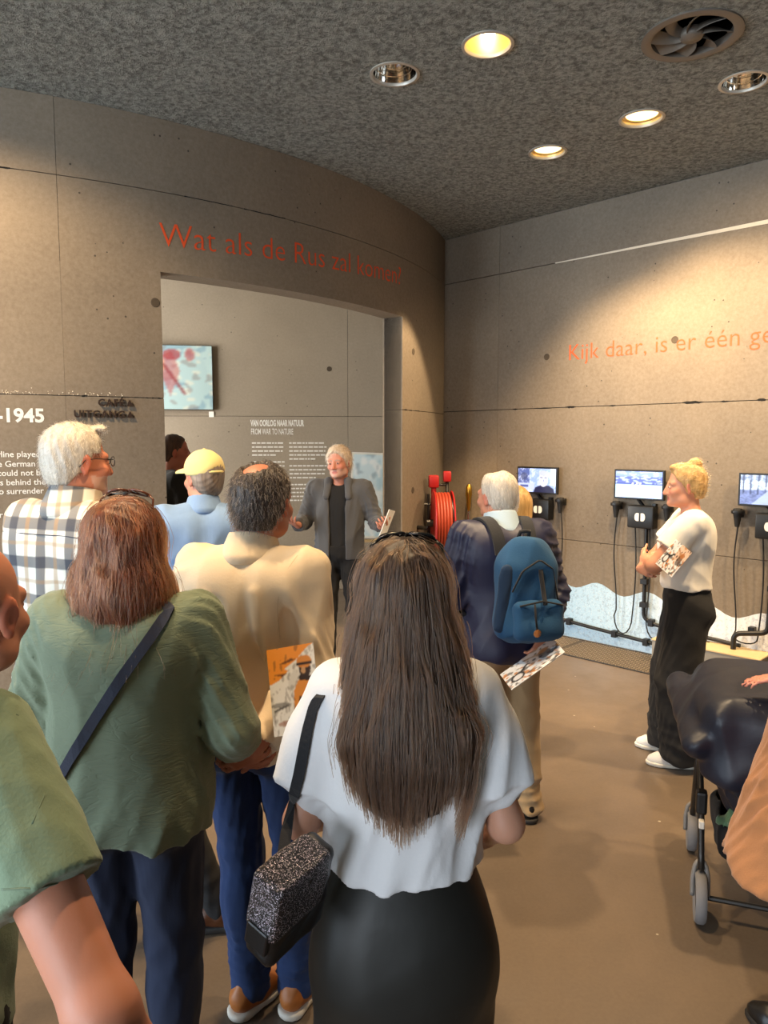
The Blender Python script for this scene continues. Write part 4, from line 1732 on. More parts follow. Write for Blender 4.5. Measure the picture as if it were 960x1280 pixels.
conduit('black conduit dropping from the lake screen box and turning right', [(-2.79, 1.08), (-2.79, 0.30), (-2.68, 0.26), (-2.0, 0.22)], [(-2.79, 0.86, True), (-2.79, 0.62, True), (-2.79, 0.42, True), (-2.72, 0.275, False)])
conduit('black conduit running low along the blue wave to the plinth', [(-3.62, 0.42), (-3.62, 0.16), (-3.3, 0.135), (-2.70, 0.10), (-2.3, 0.09)], [(-3.62, 0.34, True), (-3.50, 0.15, False), (-3.05, 0.118, False), (-2.76, 0.10, False)])
conduit('short black conduit dropping from the portrait screen box', [(-3.80, 1.08), (-3.80, 0.30), (-3.62, 0.2)], [(-3.80, 0.86, True), (-3.80, 0.5, True)])
conduit('black elbow conduit rising from the top of the grey plinth', [(-2.02, 0.20, 0.12), (-2.02, 0.33, 0.12), (-1.80, 0.36, 0.05), (-1.78, 1.08, 0.04)], [(-1.92, 0.355, False), (-1.79, 0.7, True)], 0.02)

# grey plinth box at the foot of the wall
M['plinth_grey'] = mat_plain('plinth_grey', (142, 138, 130), 0.6)
M['plinth_top'] = mat_plain('plinth_top', (214, 186, 140), 0.55)
M['plinth_end'] = mat_plain('plinth_end', (64, 50, 38), 0.7)
e = tag(empty('plinth_box', wall_pt(-2.19, 0.006, 0.14), -PI / 4), 'low grey plinth box with a tan top at the foot of the wall', 'box')
MB().box((0, 0, 0.095), (0.82, 0.25, 0.19), None, 0.003).build('body', M['plinth_grey'], e)
MB().box((0, 0, 0.195), (0.83, 0.26, 0.012), None, 0.002).build('top_board', M['plinth_top'], e)
MB().box((0.413, 0, 0.095), (0.012, 0.24, 0.18), None, 0.001).build('end_panel', M['plinth_end'], e)
for y, z in ((-0.03, 0.12), (-0.03, 0.05)):
    MB().lathe([(0.012, 0), (0.012, 0.002), (0.0, 0.002)], (0.419, y, z), basis(Vector((0, 1, 0)), Vector((0, 0, 1)), Vector((1, 0, 0))), 12).build('screw_hole', M['void'], e)
for x in (-0.22, -0.05):
    MB().box((x, 0.09, 0.2015), (0.03, 0.02, 0.002)).build('top_slot', M['void'], e)

# ------------------------------------------------------------------ fire hose on the round wall
M['red'] = mat_plain('signal_red', (168, 24, 24), 0.45)
M['hose'] = mat_plain('hose_red', (158, 56, 30), 0.5)
HZ = 1.04
reel_c = np.array([0.40, 6.85, HZ])
na = math.radians(2)
nrm = Vector((math.cos(na), math.sin(na), 0))
rot = basis(Vector((-nrm.y, nrm.x, 0)), Vector((0, 0, 1)), nrm)
e = tag(empty('fire_hose_reel', reel_c), 'red fire hose reel seen edge-on at the curved wall', 'hose reel')


def rl(prof, name, mat, n=40, **k):
    return MB().lathe(prof, (0, 0, 0), rot, n, **k).build(name, mat, e, True, 40)


for k in range(5):
    b = MB()
    b.lathe([(0.275 + 0.016 * math.cos(a), 0.085 + 0.028 * k + 0.015 * math.sin(a)) for a in np.linspace(0, 2 * PI, 9)[:-1]], (0, 0, 0), rot, 40, close=True)
    b.build('hose_turn', M['hose'], e, True)
rl([(0.03, 0.075), (0.30, 0.070), (0.305, 0.062), (0.30, 0.058), (0.03, 0.058)], 'reel_disc', M['red'])
rl([(0.03, 0.225), (0.30, 0.225), (0.305, 0.231), (0.30, 0.238), (0.03, 0.240)], 'reel_disc', M['red'])
rl([(0.255, 0.07), (0.255, 0.23)], 'drum', M['dark_metal'], caps=False)
rl([(0.035, 0.0), (0.035, 0.26), (0.03, 0.265), (0.001, 0.265)], 'axle', M['dark_metal'], 20)
MB().tube([(0.03, 0, 0), (0.0, 0, -0.05), (-0.10, 0.12, -0.05)], 0.02, 8).build('wall_mount', M['dark_metal'], e)
# valve over the reel
vv = tag(empty('hose_valve', (0.60, 7.0, 1.47)), 'red valve wheel on a thin pipe above the hose reel', 'valve')
MB().box((0, 0, 0.0), (0.075, 0.075, 0.10), None, 0.012).build('valve_head', M['red'], vv, True, 40)
MB().tube([(0, 0, -0.05), (0.0, 0, -0.18), (0.02, 0, -0.3)], 0.016, 8).build('pipe', M['dark_metal'], vv, True)
MB().tube([(0, 0, -0.08), (-0.14, 0.05, -0.08)], 0.012, 8).build('wall_stub', M['dark_metal'], vv, True)
rp = tag(empty('riser_pipe', core_pt(-23.4, 0, 0.10)), 'upright red riser pipe with a red cap, left of the hose reel', 'pipe')
MB().tube([(0.03, 0.0, 0.0), (0.03, 0.0, 0.3), (0.0, 0, 1.36)], 0.026, 12).build('pipe', M['red'], rp, True, 50)
MB().tube([(-0.045, 0.0, 0.0), (-0.05, 0.0, 1.30)], 0.014, 8).build('side_pipe', M['dark_metal'], rp, True, 50)
MB().box((0, 0, 1.42), (0.10, 0.09, 0.12), None, 0.014).build('cap', M['red'], rp, True, 40)
MB().tube([(0, 0, 1.2), tuple(-nrm * 0.09 + Vector((0, 0, 1.2)))], 0.012, 6).build('bracket', M['dark_metal'], rp)
hn = tag(empty('hose_nozzle', (0.86, 7.45, 1.22)), 'brass hose nozzle hanging beside the reel against the dark wall', 'nozzle')
MB().lathe([(0.012, -0.12), (0.02, -0.08), (0.026, 0.0), (0.034, 0.05), (0.03, 0.12), (0.016, 0.15), (0.001, 0.15)], n=16).build('body', M['brass'], hn, True, 40)
MB().lathe([(0.02, -0.30), (0.026, -0.26), (0.022, -0.2), (0.014, -0.12)], n=12).build('coupling', M['chrome'], hn, True, 40)
MB().tube([(0, 0, 0.05), (0.03, 0.09, 0.07), (0.06, 0.115, 0.07)], 0.008, 6).build('hook', M['dark_metal'], hn)

# ------------------------------------------------------------------ room beyond: painting, label, easel


def pic_figures():
    c = Canvas(70, 54, (186, 216, 220))
    c.noise(9, 7, 1, 0.2, (196, 224, 226), .7).noise(14, 12, 2, 0.5, (110, 160, 190), .5).noise(25, 18, 8, .7, (228, 232, 220), .7)
    c.poly([(0, 0.05), (.25, .0), (.3, .5), (.18, .95), (0, .95)], (200, 196, 150), .7)
    c.noise(22, 14, 12, .75, (130, 96, 90), .4)
    c.poly([(.35, .25), (.44, .8), (.6, .92), (.68, .6), (.58, .2), (.5, .5), (.42, .2)], (186, 86, 90), .65)
    c.ell(.60, .86, .09, .09, (170, 60, 66), .8).ell(.78, .86, .05, .1, (190, 90, 90), .7).ell(.46, .7, .07, .15, (226, 170, 140), .8)
    c.line(.52, .7, .72, .25, .02, (150, 50, 60), .8).line(.30, .3, .40, .05, .015, (90, 60, 60), .7).ell(.3, .65, .06, .1, (90, 110, 90), .8)
    return c


pf = empty('framed_painting', (0, 0, 0))
tag(pf, 'blue and red painting hung on the wall of the room beyond', 'painting')
p = fw.matrix_basis @ Vector((-1.58, -0.09, 2.54))
pf.location = p
pf.rotation_euler = (0, 0, math.radians(11))
MB().box((0, 0.01, 0), (1.14, 0.05, 0.74), None, 0.003).build('stretcher', M['black_plastic'], pf)
s = pic_figures().build('painted_canvas', 1.13, 0.73, M['print'], pf)
s.location = (0, -0.0165, 0)
tag(MB().box((0, 0, 0), (0.06, 0.006, 0.065)).build('picture_label', M['white_print']), 'tiny white label under the right corner of the painting', 'label').location = fw.matrix_basis @ Vector((-1.04, -0.004, 2.12))

es = tag(empty('easel', (-0.10, 7.75, 0)), 'light wooden easel behind the man who is speaking', 'easel')
M['pine'] = mat_plain('pine_wood', (205, 172, 120), 0.5)
MB().tube([(-0.26, -0.06, 0), (-0.10, 0.02, 1.64)], 0.016, 6).build('leg', M['pine'], es)
MB().tube([(0.30, -0.06, 0), (0.12, 0.02, 1.64)], 0.016, 6).build('leg', M['pine'], es)
MB().tube([(0.02, 0.55, 0), (0.02, 0.03, 1.64)], 0.016, 6).build('leg', M['pine'], es)
MB().box((0.02, -0.07, 0.76), (0.66, 0.05, 0.025)).build('ledge', M['pine'], es)
c = Canvas(44, 66, (206, 226, 232))
c.noise(12, 9, 4, .1, (170, 206, 220), .7).noise(24, 16, 6, .6, (236, 242, 242), .8).noise(30, 20, 16, .9, (120, 150, 165), .6)
c.rect(0, 0, 1, .02, (232, 226, 208)).rect(0, .98, 1, 1, (232, 226, 208)).rect(0, 0, .03, 1, (232, 226, 208)).rect(.97, 0, 1, 1, (232, 226, 208))
c.poly([(.62, .05), (.7, .3), (.74, .5), (.82, .55), (.9, .2), (.9, .05)], (180, 140, 96), .8).ell(.77, .5, .05, .05, (150, 110, 80), .9)
bd = tag(empty('picture_board', (-0.08, 7.68, 0.785), 0), 'tall white-bordered pale blue picture standing on the easel', 'picture')
bd.rotation_euler = (math.radians(-4), math.radians(2), 0)
MB().box((0.02, 0.012, 0.45), (0.62, 0.02, 0.90)).build('board', M['white_print'], bd)
s = c.build('print', 0.61, 0.89, M['print'], bd)
s.location = (0.02, 0.0, 0.45)
cd_ = tag(empty('info_card', at(454, 700, 7.66)), 'small white card at the foot of the easel picture', 'card')
MB().box((0, 0, 0), (0.11, 0.006, 0.10)).build('card', M['white_print'], cd_)
MB().box((0, -0.0036, 0.015), (0.08, 0.001, 0.012)).build('print_line', M['seam'], cd_)
# ------------------------------------------------------------------ people: materials
M['denim'] = mat_cloth('denim', (34, 58, 104), 0.55, bump=0.35, streak=(1, 1, 0.15), sheen=0.05)
M['denim_dark'] = mat_cloth('denim_dark', (25, 36, 64), 0.55, bump=0.3, streak=(1, 1, 0.15), sheen=0.05)
M['khaki'] = mat_cloth('khaki', (166, 138, 100), 0.75)
M['black_cloth'] = mat_cloth('black_cloth', (20, 19, 20), 0.7, bump=0.2, sheen=0.03)
M['black_wool'] = mat_cloth('black_wool', (24, 23, 24), 0.7, bump=0.2, sheen=0.03)
M['satin'] = mat_plain('black_satin', (32, 31, 28), 0.5, 0, 0.12, 30, Specular_IOR_Level=0.4)
M['white_cotton'] = mat_cloth('white_cotton', (226, 226, 228), 0.93, bump=0.15)
M['white_tee'] = mat_cloth('white_tee', (232, 226, 214), 0.92, bump=0.15)
M['linen'] = mat_cloth('green_linen', (118, 130, 106), 0.72, bump=0.4, crease=0.5, streak=(0.25, 1, 1.6))
M['polo'] = mat_cloth('green_polo', (122, 140, 112), 0.85, bump=0.3)
M['cream'] = mat_cloth('cream_jacket', (226, 204, 172), 0.88, bump=0.2)
M['navy'] = mat_plain('navy_shell', (30, 34, 64), 0.5, 0, 0.2, 40)
M['grey_jacket'] = mat_cloth('grey_jacket', (82, 82, 84), 0.75)
M['denim_shirt'] = mat_cloth('denim_shirt', (124, 156, 200), 0.72, bump=0.3, streak=(1, 1, 0.2))
M['beige_coat'] = mat_cloth('beige_coat', (196, 168, 120), 0.85)
M['suede'] = mat_cloth('tan_suede', (176, 120, 76), 0.75, bump=0.3)
M['pale_blue'] = mat_cloth('pale_blue_shirt', (186, 208, 224), 0.9)
M['brown_leather'] = mat_plain('brown_leather', (72, 40, 22), 0.3, 0, 0.1, 60)
M['tan_leather'] = mat_plain('tan_leather', (176, 104, 46), 0.5, 0, 0.1, 60)
M['black_leather'] = mat_plain('black_leather', (18, 17, 17), 0.4, 0, 0.1, 80)
M['white_sole'] = mat_plain('white_sole', (226, 220, 208), 0.6)
M['dark_sole'] = mat_plain('dark_sole', (28, 25, 23), 0.7)
M['white_shoe'] = mat_plain('white_shoe', (228, 226, 222), 0.55, 0, 0.1, 50)
M['cap_yellow'] = mat_cloth('cap_yellow', (230, 210, 142), 0.85)
M['frame_black'] = mat_plain('frame_black', (14, 13, 13), 0.2)
M['frame_brown'] = mat_plain('frame_brown', (90, 46, 26), 0.25)
M['lens'] = mat_plain('lens_dark', (24, 20, 18), 0.06)
t = NT('clear_lens')
M['clear_lens'] = t.out((0.9, 0.92, 0.95, 1), 0.05, None, Alpha=0.12)

t = NT('plaid')
v = t.coord()
sp = t.n('ShaderNodeSeparateXYZ')
t.l(v, sp.inputs[0])


def stripes(co, period, phase, width, soft=0.02):
    f = t.math('FRACT', t.math('ADD', t.math('DIVIDE', co, period), phase))
    d = t.math('ABSOLUTE', t.math('SUBTRACT', f, 0.5))
    mr = t.n('ShaderNodeMapRange')
    t.l(d, mr.inputs[0])
    mr.inputs[1].default_value, mr.inputs[2].default_value = width / 2 + soft, width / 2 - soft
    return mr.outputs[0]


wob = t.noise(v, 4, 2)
X = t.math('ADD', sp.outputs[0], t.math('MULTIPLY', wob, 0.02))
X = t.math('ADD', X, t.math('MULTIPLY', sp.outputs[1], 0.6))
Zc = t.math('ADD', sp.outputs[2], t.math('MULTIPLY', wob, 0.02))
base = rgba((228, 222, 208))
c1 = t.mix(t.math('MULTIPLY', stripes(X, 0.125, 0.1, 0.30), 0.75), base, rgba((34, 40, 58)))
c1 = t.mix(t.math('MULTIPLY', stripes(Zc, 0.125, 0.2, 0.30), 0.75), c1, rgba((34, 40, 58)))
c1 = t.mix(t.math('MULTIPLY', stripes(X, 0.125, 0.6, 0.14), 0.55), c1, rgba((168, 128, 80)))
c1 = t.mix(t.math('MULTIPLY', stripes(Zc, 0.125, 0.7, 0.10), 0.45), c1, rgba((168, 128, 80)))
M['plaid'] = t.out(c1, 0.9, t.bump(t.noise(v, 200, 2), 0.2, 0.003), Sheen_Weight=0.15)


def local_of(loc, heading, H, w):
    """a point of the place in the 1.75 m frame of a person standing at loc"""
    a = math.radians(heading)
    dx, dy = w[0] - loc[0], w[1] - loc[1]
    s = H / 1.75
    return ((dx * math.cos(a) - dy * math.sin(a)) / s, (dx * math.sin(a) + dy * math.cos(a)) / s, w[2] / s)


def collar(P, mat, r=0.070, z0=1.465, z1=1.535, tilt=0.03, thick=0.008, h=0.006, name='collar', front_open=True, roll=0.0):
    """stand-and-fall collar round the neck"""
    S = Solid()
    a, b = (0, 0.005, z0), (0, 0.02, z1)
    S.add(P.cap(a, b, r + 0.016 + roll, r + 0.006, fy=1.12, fb=True), 0.0)
    S.sub(P.cap((0, 0.006, z0 - 0.05), (0, 0.026, z1 + 0.05), r + 0.001, r - thick + 0.001, fy=1.12), 0.002)
    if front_open:
        S.sub(P.cap((0, 0.16, z0 - 0.02), (0, 0.12, z1 + 0.05), 0.016, 0.05), 0.006)
    S.cut(lambda X, Y, Z: (z0 - 0.01 - 0.12 * 0) * P.s - Z, 0.002)
    return P.cloth(S, name, mat, h, folds(3, 0.002, 20, 20, 20), zspec=None)


def glasses(P, frame, lens, y=0.108, z=0.004, tilt=0.0, thick=0.0022, rx=0.024, rz=0.017, square=False, name='glasses', shift=(0, 0, 0)):
    """spectacles in head space: rims, bridge, temples, lenses"""
    R = np.array(Matrix.Rotation(math.radians(tilt), 3, 'X'))
    g = tag(empty(name, (0, 0, 0), 0, P.root))
    q = lambda p: tuple(P.hpt(R @ A3(p) + A3(shift)))
    s = P.s * P.hs
    ex = 0.55 if square else 1.0
    for sg in (-1, 1):
        pts = []
        for k in range(24):
            a = 2 * PI * k / 24
            cx, cz = math.cos(a), math.sin(a)
            pts.append(q((sg * 0.032 + rx * math.copysign(abs(cx) ** ex, cx), y - abs(sg * 0.032 + rx * cx) ** 2 * 3.0, z + rz * math.copysign(abs(cz) ** ex, cz))))
        MB().tube(pts, thick * s, 6, closed=True).build('rim', frame, g, True)
        MB().poly(pts).build('lens', lens, g)
        tp = [q((sg * (0.032 + rx), y - (0.032 + rx) ** 2 * 3, z + 0.006)), q((sg * 0.076, y - 0.025, z + 0.007)), q((sg * 0.083, 0.02, z + 0.008)), q((sg * 0.083, -0.012, z + 0.004)), q((sg * 0.080, -0.032, z - 0.02))]
        MB().tube(tp, thick * s, 6).build('temple', frame, g, True)
    MB().tube([q((-0.009, y, z + 0.004)), q((0, y + 0.003, z + 0.007)), q((0.009, y, z + 0.004))], thick * s, 6).build('bridge', frame, g, True)
    return g


def long_hair(P, mat, prims, face=True, amp=0.004, seed=3, h=0.006, kx=70, kz=6, t=0.014):
    hp = P.hp
    S = Solid()
    S.add(hp(ell((0, -0.020, 0.038), (0.077 + t, 0.097 + t, 0.087 + t))), 0.02)
    for p, k in prims:
        S.add(hp(p), k)
    if face:
        S.sub(hp(ell((0, 0.115, -0.045), (0.066, 0.075, 0.105))), 0.02)
    f = folds(seed, amp, kx, kx, kz, n=6)
    return P.cloth(S, 'hair', mat, h, f)


# ------------------------------------------------------------------ 1 the woman right in front, long brown hair
L1 = (0.040, 1.43)
fwm = Person('woman seen from behind with long dark brown hair, white blouse and black satin skirt', L1, 0, 1.60, w=0.88, fem=True, head=(2, 0, 0), skin=(216, 166, 140),
             arms=dict(L=dict(el=(-0.225, -0.02, 1.14), wr=(-0.17, 0.17, 1.05), dir=(0.6, 0.6, 0), palm=(0, -0.4, 0.6), curl=0.7),
                       R=dict(el=(0.222, -0.03, 1.14), wr=(0.215, 0.17, 1.0), dir=(-0.5, 0.45, -0.5), palm=(-0.9, 0.2, 0), curl=0.5)))
fwm.body(0.006, nails=(120, 24, 34))
puff = [(fwm.ell((sg * 0.205, -0.01, 1.27), (0.062, 0.075, 0.125)), 0.04) for sg in (-1, 1)]
fwm.top('blouse', M['white_cotton'], 1.05, t=0.016, sleeve='short', frac=0.70, cuff=0.022, waist=0.004, amp=0.007, seed=21, h=0.006, extra=puff + [(fwm.cap((-0.0, -0.03, 1.07), (0, -0.02, 1.2), 0.158, 0.15, fy=0.72), 0.05)], fold=(26, 26, 9), hem_wave=0.006, neck=0.0, arm_t=0.022)
S = Solid()
S.add(fwm.cap((0, -0.005, 1.10), (0, -0.01, 0.97), 0.126, 0.165, fy=0.78), 0.03)
S.add(fwm.cap((0, -0.01, 0.96), (0, -0.015, 0.80), 0.165, 0.198, fy=0.74), 0.03)
S.add(fwm.cap((0, -0.015, 0.80), (0, 0.0, 0.20), 0.198, 0.23, fy=0.72, fb=True), 0.03)
for sg in (-1, 1):
    S.add(fwm.ell((sg * 0.075, -0.07, 0.88), (0.10, 0.075, 0.12)), 0.08)
S.cut(lambda X, Y, Z: Z - 1.085 * fwm.s, 0.004)
f1 = folds(33, 0.004, 26, 26, 3, n=5, ramp=lambda P: np.clip((1.0 * fwm.s - P[:, 2]) / 0.3, 0.1, 1.4))
fwm.cloth(S, 'skirt', M['satin'], 0.008, f1)
fwm.shoes(M['black_leather'], M['dark_sole'], 0.009)
M['hair1'] = mat_hair('hair_dark_brown', (58, 38, 26), (34, 22, 16))
M['strand1'] = mat_strand('strand_dark_brown', (98, 68, 46), (46, 30, 22))
long_hair(fwm, M['hair1'], [
    (cap((0, -0.055, 0.02), (0, -0.10, -0.13), 0.090, 0.090, fx=1.08, fy=0.85), 0.04),
    (cap((0, -0.10, -0.13), (0.0, -0.165, -0.27), 0.090, 0.086, fx=1.08, fy=0.55), 0.05),
    (cap((0.0, -0.165, -0.27), (0.004, -0.180, -0.335), 0.086, 0.068, fx=1.04, fy=0.42), 0.04),
    (cap((0.004, -0.180, -0.335), (0.0, -0.185, -0.37), 0.066, 0.046, fx=1.1, fy=0.36), 0.03),
    (cap((0.085, -0.04, -0.06), (0.125, -0.150, -0.25), 0.035, 0.028), 0.03),
    (cap((0.125, -0.150, -0.25), (0.135, -0.165, -0.37), 0.026, 0.012), 0.02),
    (cap((-0.08, -0.05, -0.06), (-0.095, -0.155, -0.26), 0.035, 0.024), 0.03),
], seed=7, amp=0.0045, kx=80)
fwm.flow(M['strand1'], 6500, 0.20, r=0.00055, m=16, jit=0.05, layer=0.006, zmin=1.185, ends=lambda p: 1.052 + 0.9 * np.abs(p[:, 0] + 0.01) * (p[:, 0] < 0.09), away=lambda p: np.c_[-2.2 * p[:, 0], 0 * p[:, :2]] * np.clip((1.25 - p[:, 2]) / 0.1, 0, 1)[:, None], seed=5, stray=0.012)
g = glasses(fwm, M['frame_black'], M['lens'], y=0.108, z=0.0, tilt=62, thick=0.0048, rx=0.028, rz=0.021, square=True, name='sunglasses', shift=(0.006, -0.035, 0.040))

# ------------------------------------------------------------------ 2 the red-haired woman in green linen
L2 = (-0.665, 1.87)
rw = Person('woman with an auburn bob, sunglasses on her head, green linen shirt and jeans', L2, 0, 1.645, w=1.16, dp=1.15, belly=0.03, fem=True, head=(8, 0, 0), skin=(212, 150, 120),
            arms=dict(L=dict(el=(-0.285, 0.0, 1.14), wr=(-0.22, 0.2, 1.06), thick=1.25),
                      R=dict(el=(0.290, -0.03, 1.13), wr=(0.262, 0.13, 1.0), dir=(0.0, 0.6, -0.5), palm=(-1, 0, 0), curl=0.75, thick=1.25)))
rw.body(0.006)
rw.top('linen_shirt', M['linen'], 0.85, t=0.020, sleeve='long', frac=0.35, cuff=0.018, waist=0.016, flare=0.01, amp=0.006, seed=5, h=0.007, fold=(22, 22, 14), hem_wave=0.012, arm_t=0.024,
       extra=[(rw.cap((0, -0.02, 0.82), (0, -0.02, 1.1), 0.205, 0.205, fy=0.74), 0.05)])
b = MB()
rw.trousers(M['denim_dark'], 0.98, (0.010, 0.016, 0.022), seed=8)
rw.shoes(M['black_leather'], M['dark_sole'], 0.009)
M['hair2'] = mat_hair('hair_auburn', (112, 58, 32), (60, 30, 18))
M['strand2'] = mat_strand('strand_auburn', (136, 74, 42), (78, 40, 24))
long_hair(rw, M['hair2'], [
    (cap((0, -0.035, 0.02), (0, -0.055, -0.13), 0.098, 0.110, fx=1.10, fy=0.95), 0.04),
    (cap((0, -0.055, -0.13), (0, -0.06, -0.185), 0.112, 0.105, fx=1.18, fy=0.85), 0.04),
    (cap((0.09, -0.02, -0.10), (0.13, -0.03, -0.185), 0.035, 0.022), 0.03),
], seed=9, amp=0.006, kx=60, kz=8)
rw.flow(M['strand2'], 3600, 0.15, r=0.0006, m=12, jit=0.16, layer=0.008, zmin=1.36, seed=6, wave=0.16, stray=0.012, away=lambda p: np.c_[p[:, :2] * 1.8, 0 * p[:, 0]] * np.clip((1.44 - p[:, 2]) / 0.1, 0, 1)[:, None])
glasses(rw, M['frame_brown'], M['lens'], y=0.108, z=0.0, tilt=68, thick=0.0034, rx=0.030, rz=0.024, name='sunglasses', shift=(0.0, -0.028, 0.052))

# ------------------------------------------------------------------ 3 the man in the cream jacket
L3 = (-0.405, 2.22)
cm = Person('man with dark curls in a cream jacket and jeans, hands behind his back', L3, 8, 1.735, w=0.94, head=(14, 0, 0), skin=(196, 132, 104), neck_fwd=0.01, side=0.030,
            arms=dict(L=dict(el=(-0.225, -0.08, 1.13), wr=(-0.045, -0.185, 0.935), dir=(0.85, -0.15, -0.35), palm=(0, 0.6, 0.6), curl=0.6),
                      R=dict(el=(0.218, -0.08, 1.13), wr=(0.075, -0.20, 0.955), dir=(-0.75, -0.15, -0.45), palm=(0, 0.8, 0.3), curl=0.7)),
            legs=dict(L=dict(kn=(-0.06, 0.03, 0.49), an=(-0.02, -0.03, 0.085), toe=26), R=dict(kn=(0.12, 0.03, 0.49), an=(0.13, 0.0, 0.085), toe=14)))
cm.body(0.006, brow=(60, 50, 44))
cm.top('jacket', M['cream'], 0.875, t=0.020, frac=0.93, cuff=0.008, waist=0.010, amp=0.013, seed=12, h=0.007, fold=(20, 20, 6), arm_t=0.022,
       ridges=[((-0.10, -0.13, 1.36), (0.0, -0.15, 0.98), 0.030, 0.016), ((-0.07, -0.13, 1.34), (-0.03, -0.15, 1.0), -0.022, 0.018), ((0.05, -0.13, 1.38), (0.10, -0.15, 1.05), 0.024, 0.015),
               ((0.13, -0.10, 1.36), (0.17, -0.10, 1.02), -0.030, 0.02), ((-0.15, -0.11, 1.33), (-0.17, -0.1, 1.02), -0.028, 0.02), ((0.0, -0.13, 1.42), (0.0, -0.15, 1.2), 0.006, 0.02)])
collar(cm, M['cream'], r=0.066, z0=1.462, z1=1.533, roll=0.016)
cm.trousers(M['denim'], 0.98, (0.010, 0.018, 0.026), seed=14, amp=0.005)
cm.shoes(M['tan_leather'], M['white_sole'], 0.006)
M['hair3'] = mat_hair('hair_dark_grey', (62, 52, 46), (34, 28, 25), scale=90)
M['strand3'] = mat_strand('strand_dark_grey', (110, 98, 88), (46, 38, 33))
cm.hair_cap(M['hair3'], t=0.013, hairline=0.05, nape=-0.078, amp=0.005, seed=3, bald=ell((0, -0.065, 0.138), (0.050, 0.062, 0.046)), scale=100)
cm.fuzz(M['strand3'], 2600, 0.026, 0.0006, lift=0.35, down=0.75, seed=8, swirl=0.35)

# ------------------------------------------------------------------ 4 the man in the plaid shirt
L4 = (-1.085, 2.55)
pm = Person('tall white-haired man with thin glasses in a blue and cream plaid shirt', L4, 22, 1.862, w=1.06, belly=0.03, head=(22, -2, 0), skin=(222, 150, 120), head_s=0.99,
            legs=dict(R=dict(hip=(0.10, 0, 0.91), kn=(0.25, 0.12, 0.50), an=(0.39, 0.19, 0.085), toe=58), L=dict(an=(-0.16, 0, 0.085))))
pm.body(0.0065, beard=(226, 214, 204), brow=(200, 186, 170))
pm.top('plaid_shirt', M['plaid'], 0.92, t=0.022, frac=0.95, cuff=0.008, waist=0.018, amp=0.009, seed=31, h=0.008, fold=(18, 18, 7))
collar(pm, M['plaid'], r=0.070, z0=1.465, z1=1.54, roll=0.012)
pm.trousers(M['black_cloth'], 0.99, seed=15)
pm.shoes(M['brown_leather'], M['dark_sole'], 0.007, size=1.08)
M['hair4'] = mat_hair('hair_white', (216, 206, 190), (176, 164, 148), scale=80)
M['strand4'] = mat_strand('strand_white', (236, 228, 214), (196, 184, 168))
pm.hair_cap(M['hair4'], t=0.008, hairline=0.062, nape=-0.085, amp=0.003, seed=5, extra=[(ell((0.01, 0.062, 0.112), (0.045, 0.03, 0.014)), 0.015)])
pm.fuzz(M['strand4'], 2600, 0.017, 0.00055, lift=0.6, down=0.45, seed=9, swirl=0.2)
glasses(pm, M['dark_metal'], M['clear_lens'], thick=0.0016, rx=0.024, rz=0.016)

# ------------------------------------------------------------------ 5 the man in the yellow cap
L5 = (-0.89, 3.62)
cp = Person('man in a yellow baseball cap and faded blue denim shirt', L5, -14, 1.745, w=1.12, belly=0.03, head=(-34, 0, 0), skin=(214, 158, 134))
cp.body(0.008)
cp.top('denim_shirt', M['denim_shirt'], 0.90, t=0.022, waist=0.014, amp=0.011, seed=41, h=0.009, fold=(20, 20, 4))
collar(cp, M['denim_shirt'], r=0.068, z0=1.465, z1=1.535, h=0.007, roll=0.012)
cp.trousers(M['denim_dark'], 0.98, seed=16, h=0.012)
cp.shoes(M['black_leather'], M['dark_sole'], 0.010)
M['hair5'] = mat_hair('hair_grey', (150, 134, 120), (110, 96, 84))
cp.hair_cap(M['hair5'], t=0.010, nape=-0.09, seed=6)
S = Solid()
S.add(cp.hp(ell((0, -0.014, 0.045), (0.093, 0.112, 0.098))), 0)
S.cut(lambda X, Y, Z: (lambda q: q)(0.014 * cp.s + cp.P(cp.hc)[2] - Z), 0.006)
S.sub(cp.hp(ell((0, -0.112, 0.016), (0.036, 0.032, 0.040))), 0.006)
o = cp.cloth(S, 'cap', M['cap_yellow'], 0.006, folds(4, 0.001, 30, 30, 30))
T = Solid()
T.add(cp.hp(ell((0, 0.108, 0.018), (0.074, 0.085, 0.03))), 0)
T.sub(cp.hp(ell((0, 0.105, 0.006), (0.078, 0.092, 0.032))), 0.002)
cp.cloth(T, 'visor', M['cap_yellow'], 0.005, None, parent=o)
b = MB()
b.tube([tuple(cp.hpt((x, -0.108 - 0.016 * (1 - (x / 0.04) ** 2), 0.034))) for x in np.linspace(-0.04, 0.04, 9)], 0.008, 6)
b.build('adjuster_strap', M['cap_yellow'], o, True)
MB().lathe([(0.008, 0), (0.006, 0.004), (0.001, 0.006)], cp.hpt((0, -0.014, 0.142)), None, 12).build('button', M['cap_yellow'], o, True)

# ------------------------------------------------------------------ 6 the man half hidden in the doorway
L6 = (-1.62, 5.62)
dm = Person('man in black standing in the doorway, half hidden by its left edge', L6, 62, 1.85, w=1.02, head=(12, -4, 0), skin=(188, 120, 96),
            arms=dict(L=dict(el=(-0.24, 0.08, 1.14), wr=(0.04, 0.24, 1.12), dir=(1, 0, 0.1), palm=(0, -1, 0)), R=dict(el=(0.24, 0.08, 1.14), wr=(-0.02, 0.22, 1.16), dir=(-1, 0.1, 0.1), palm=(0, -1, 0))))
dm.body(0.008)
dm.top('black_shirt', M['black_cloth'], 0.92, t=0.018, sleeve='short', frac=0.8, seed=51, h=0.010)
dm.trousers(M['black_cloth'], 1.0, seed=17, h=0.012)
dm.shoes(M['black_leather'], M['dark_sole'], 0.010)
M['hair6'] = mat_hair('hair_short_brown', (84, 56, 40), (52, 34, 26))
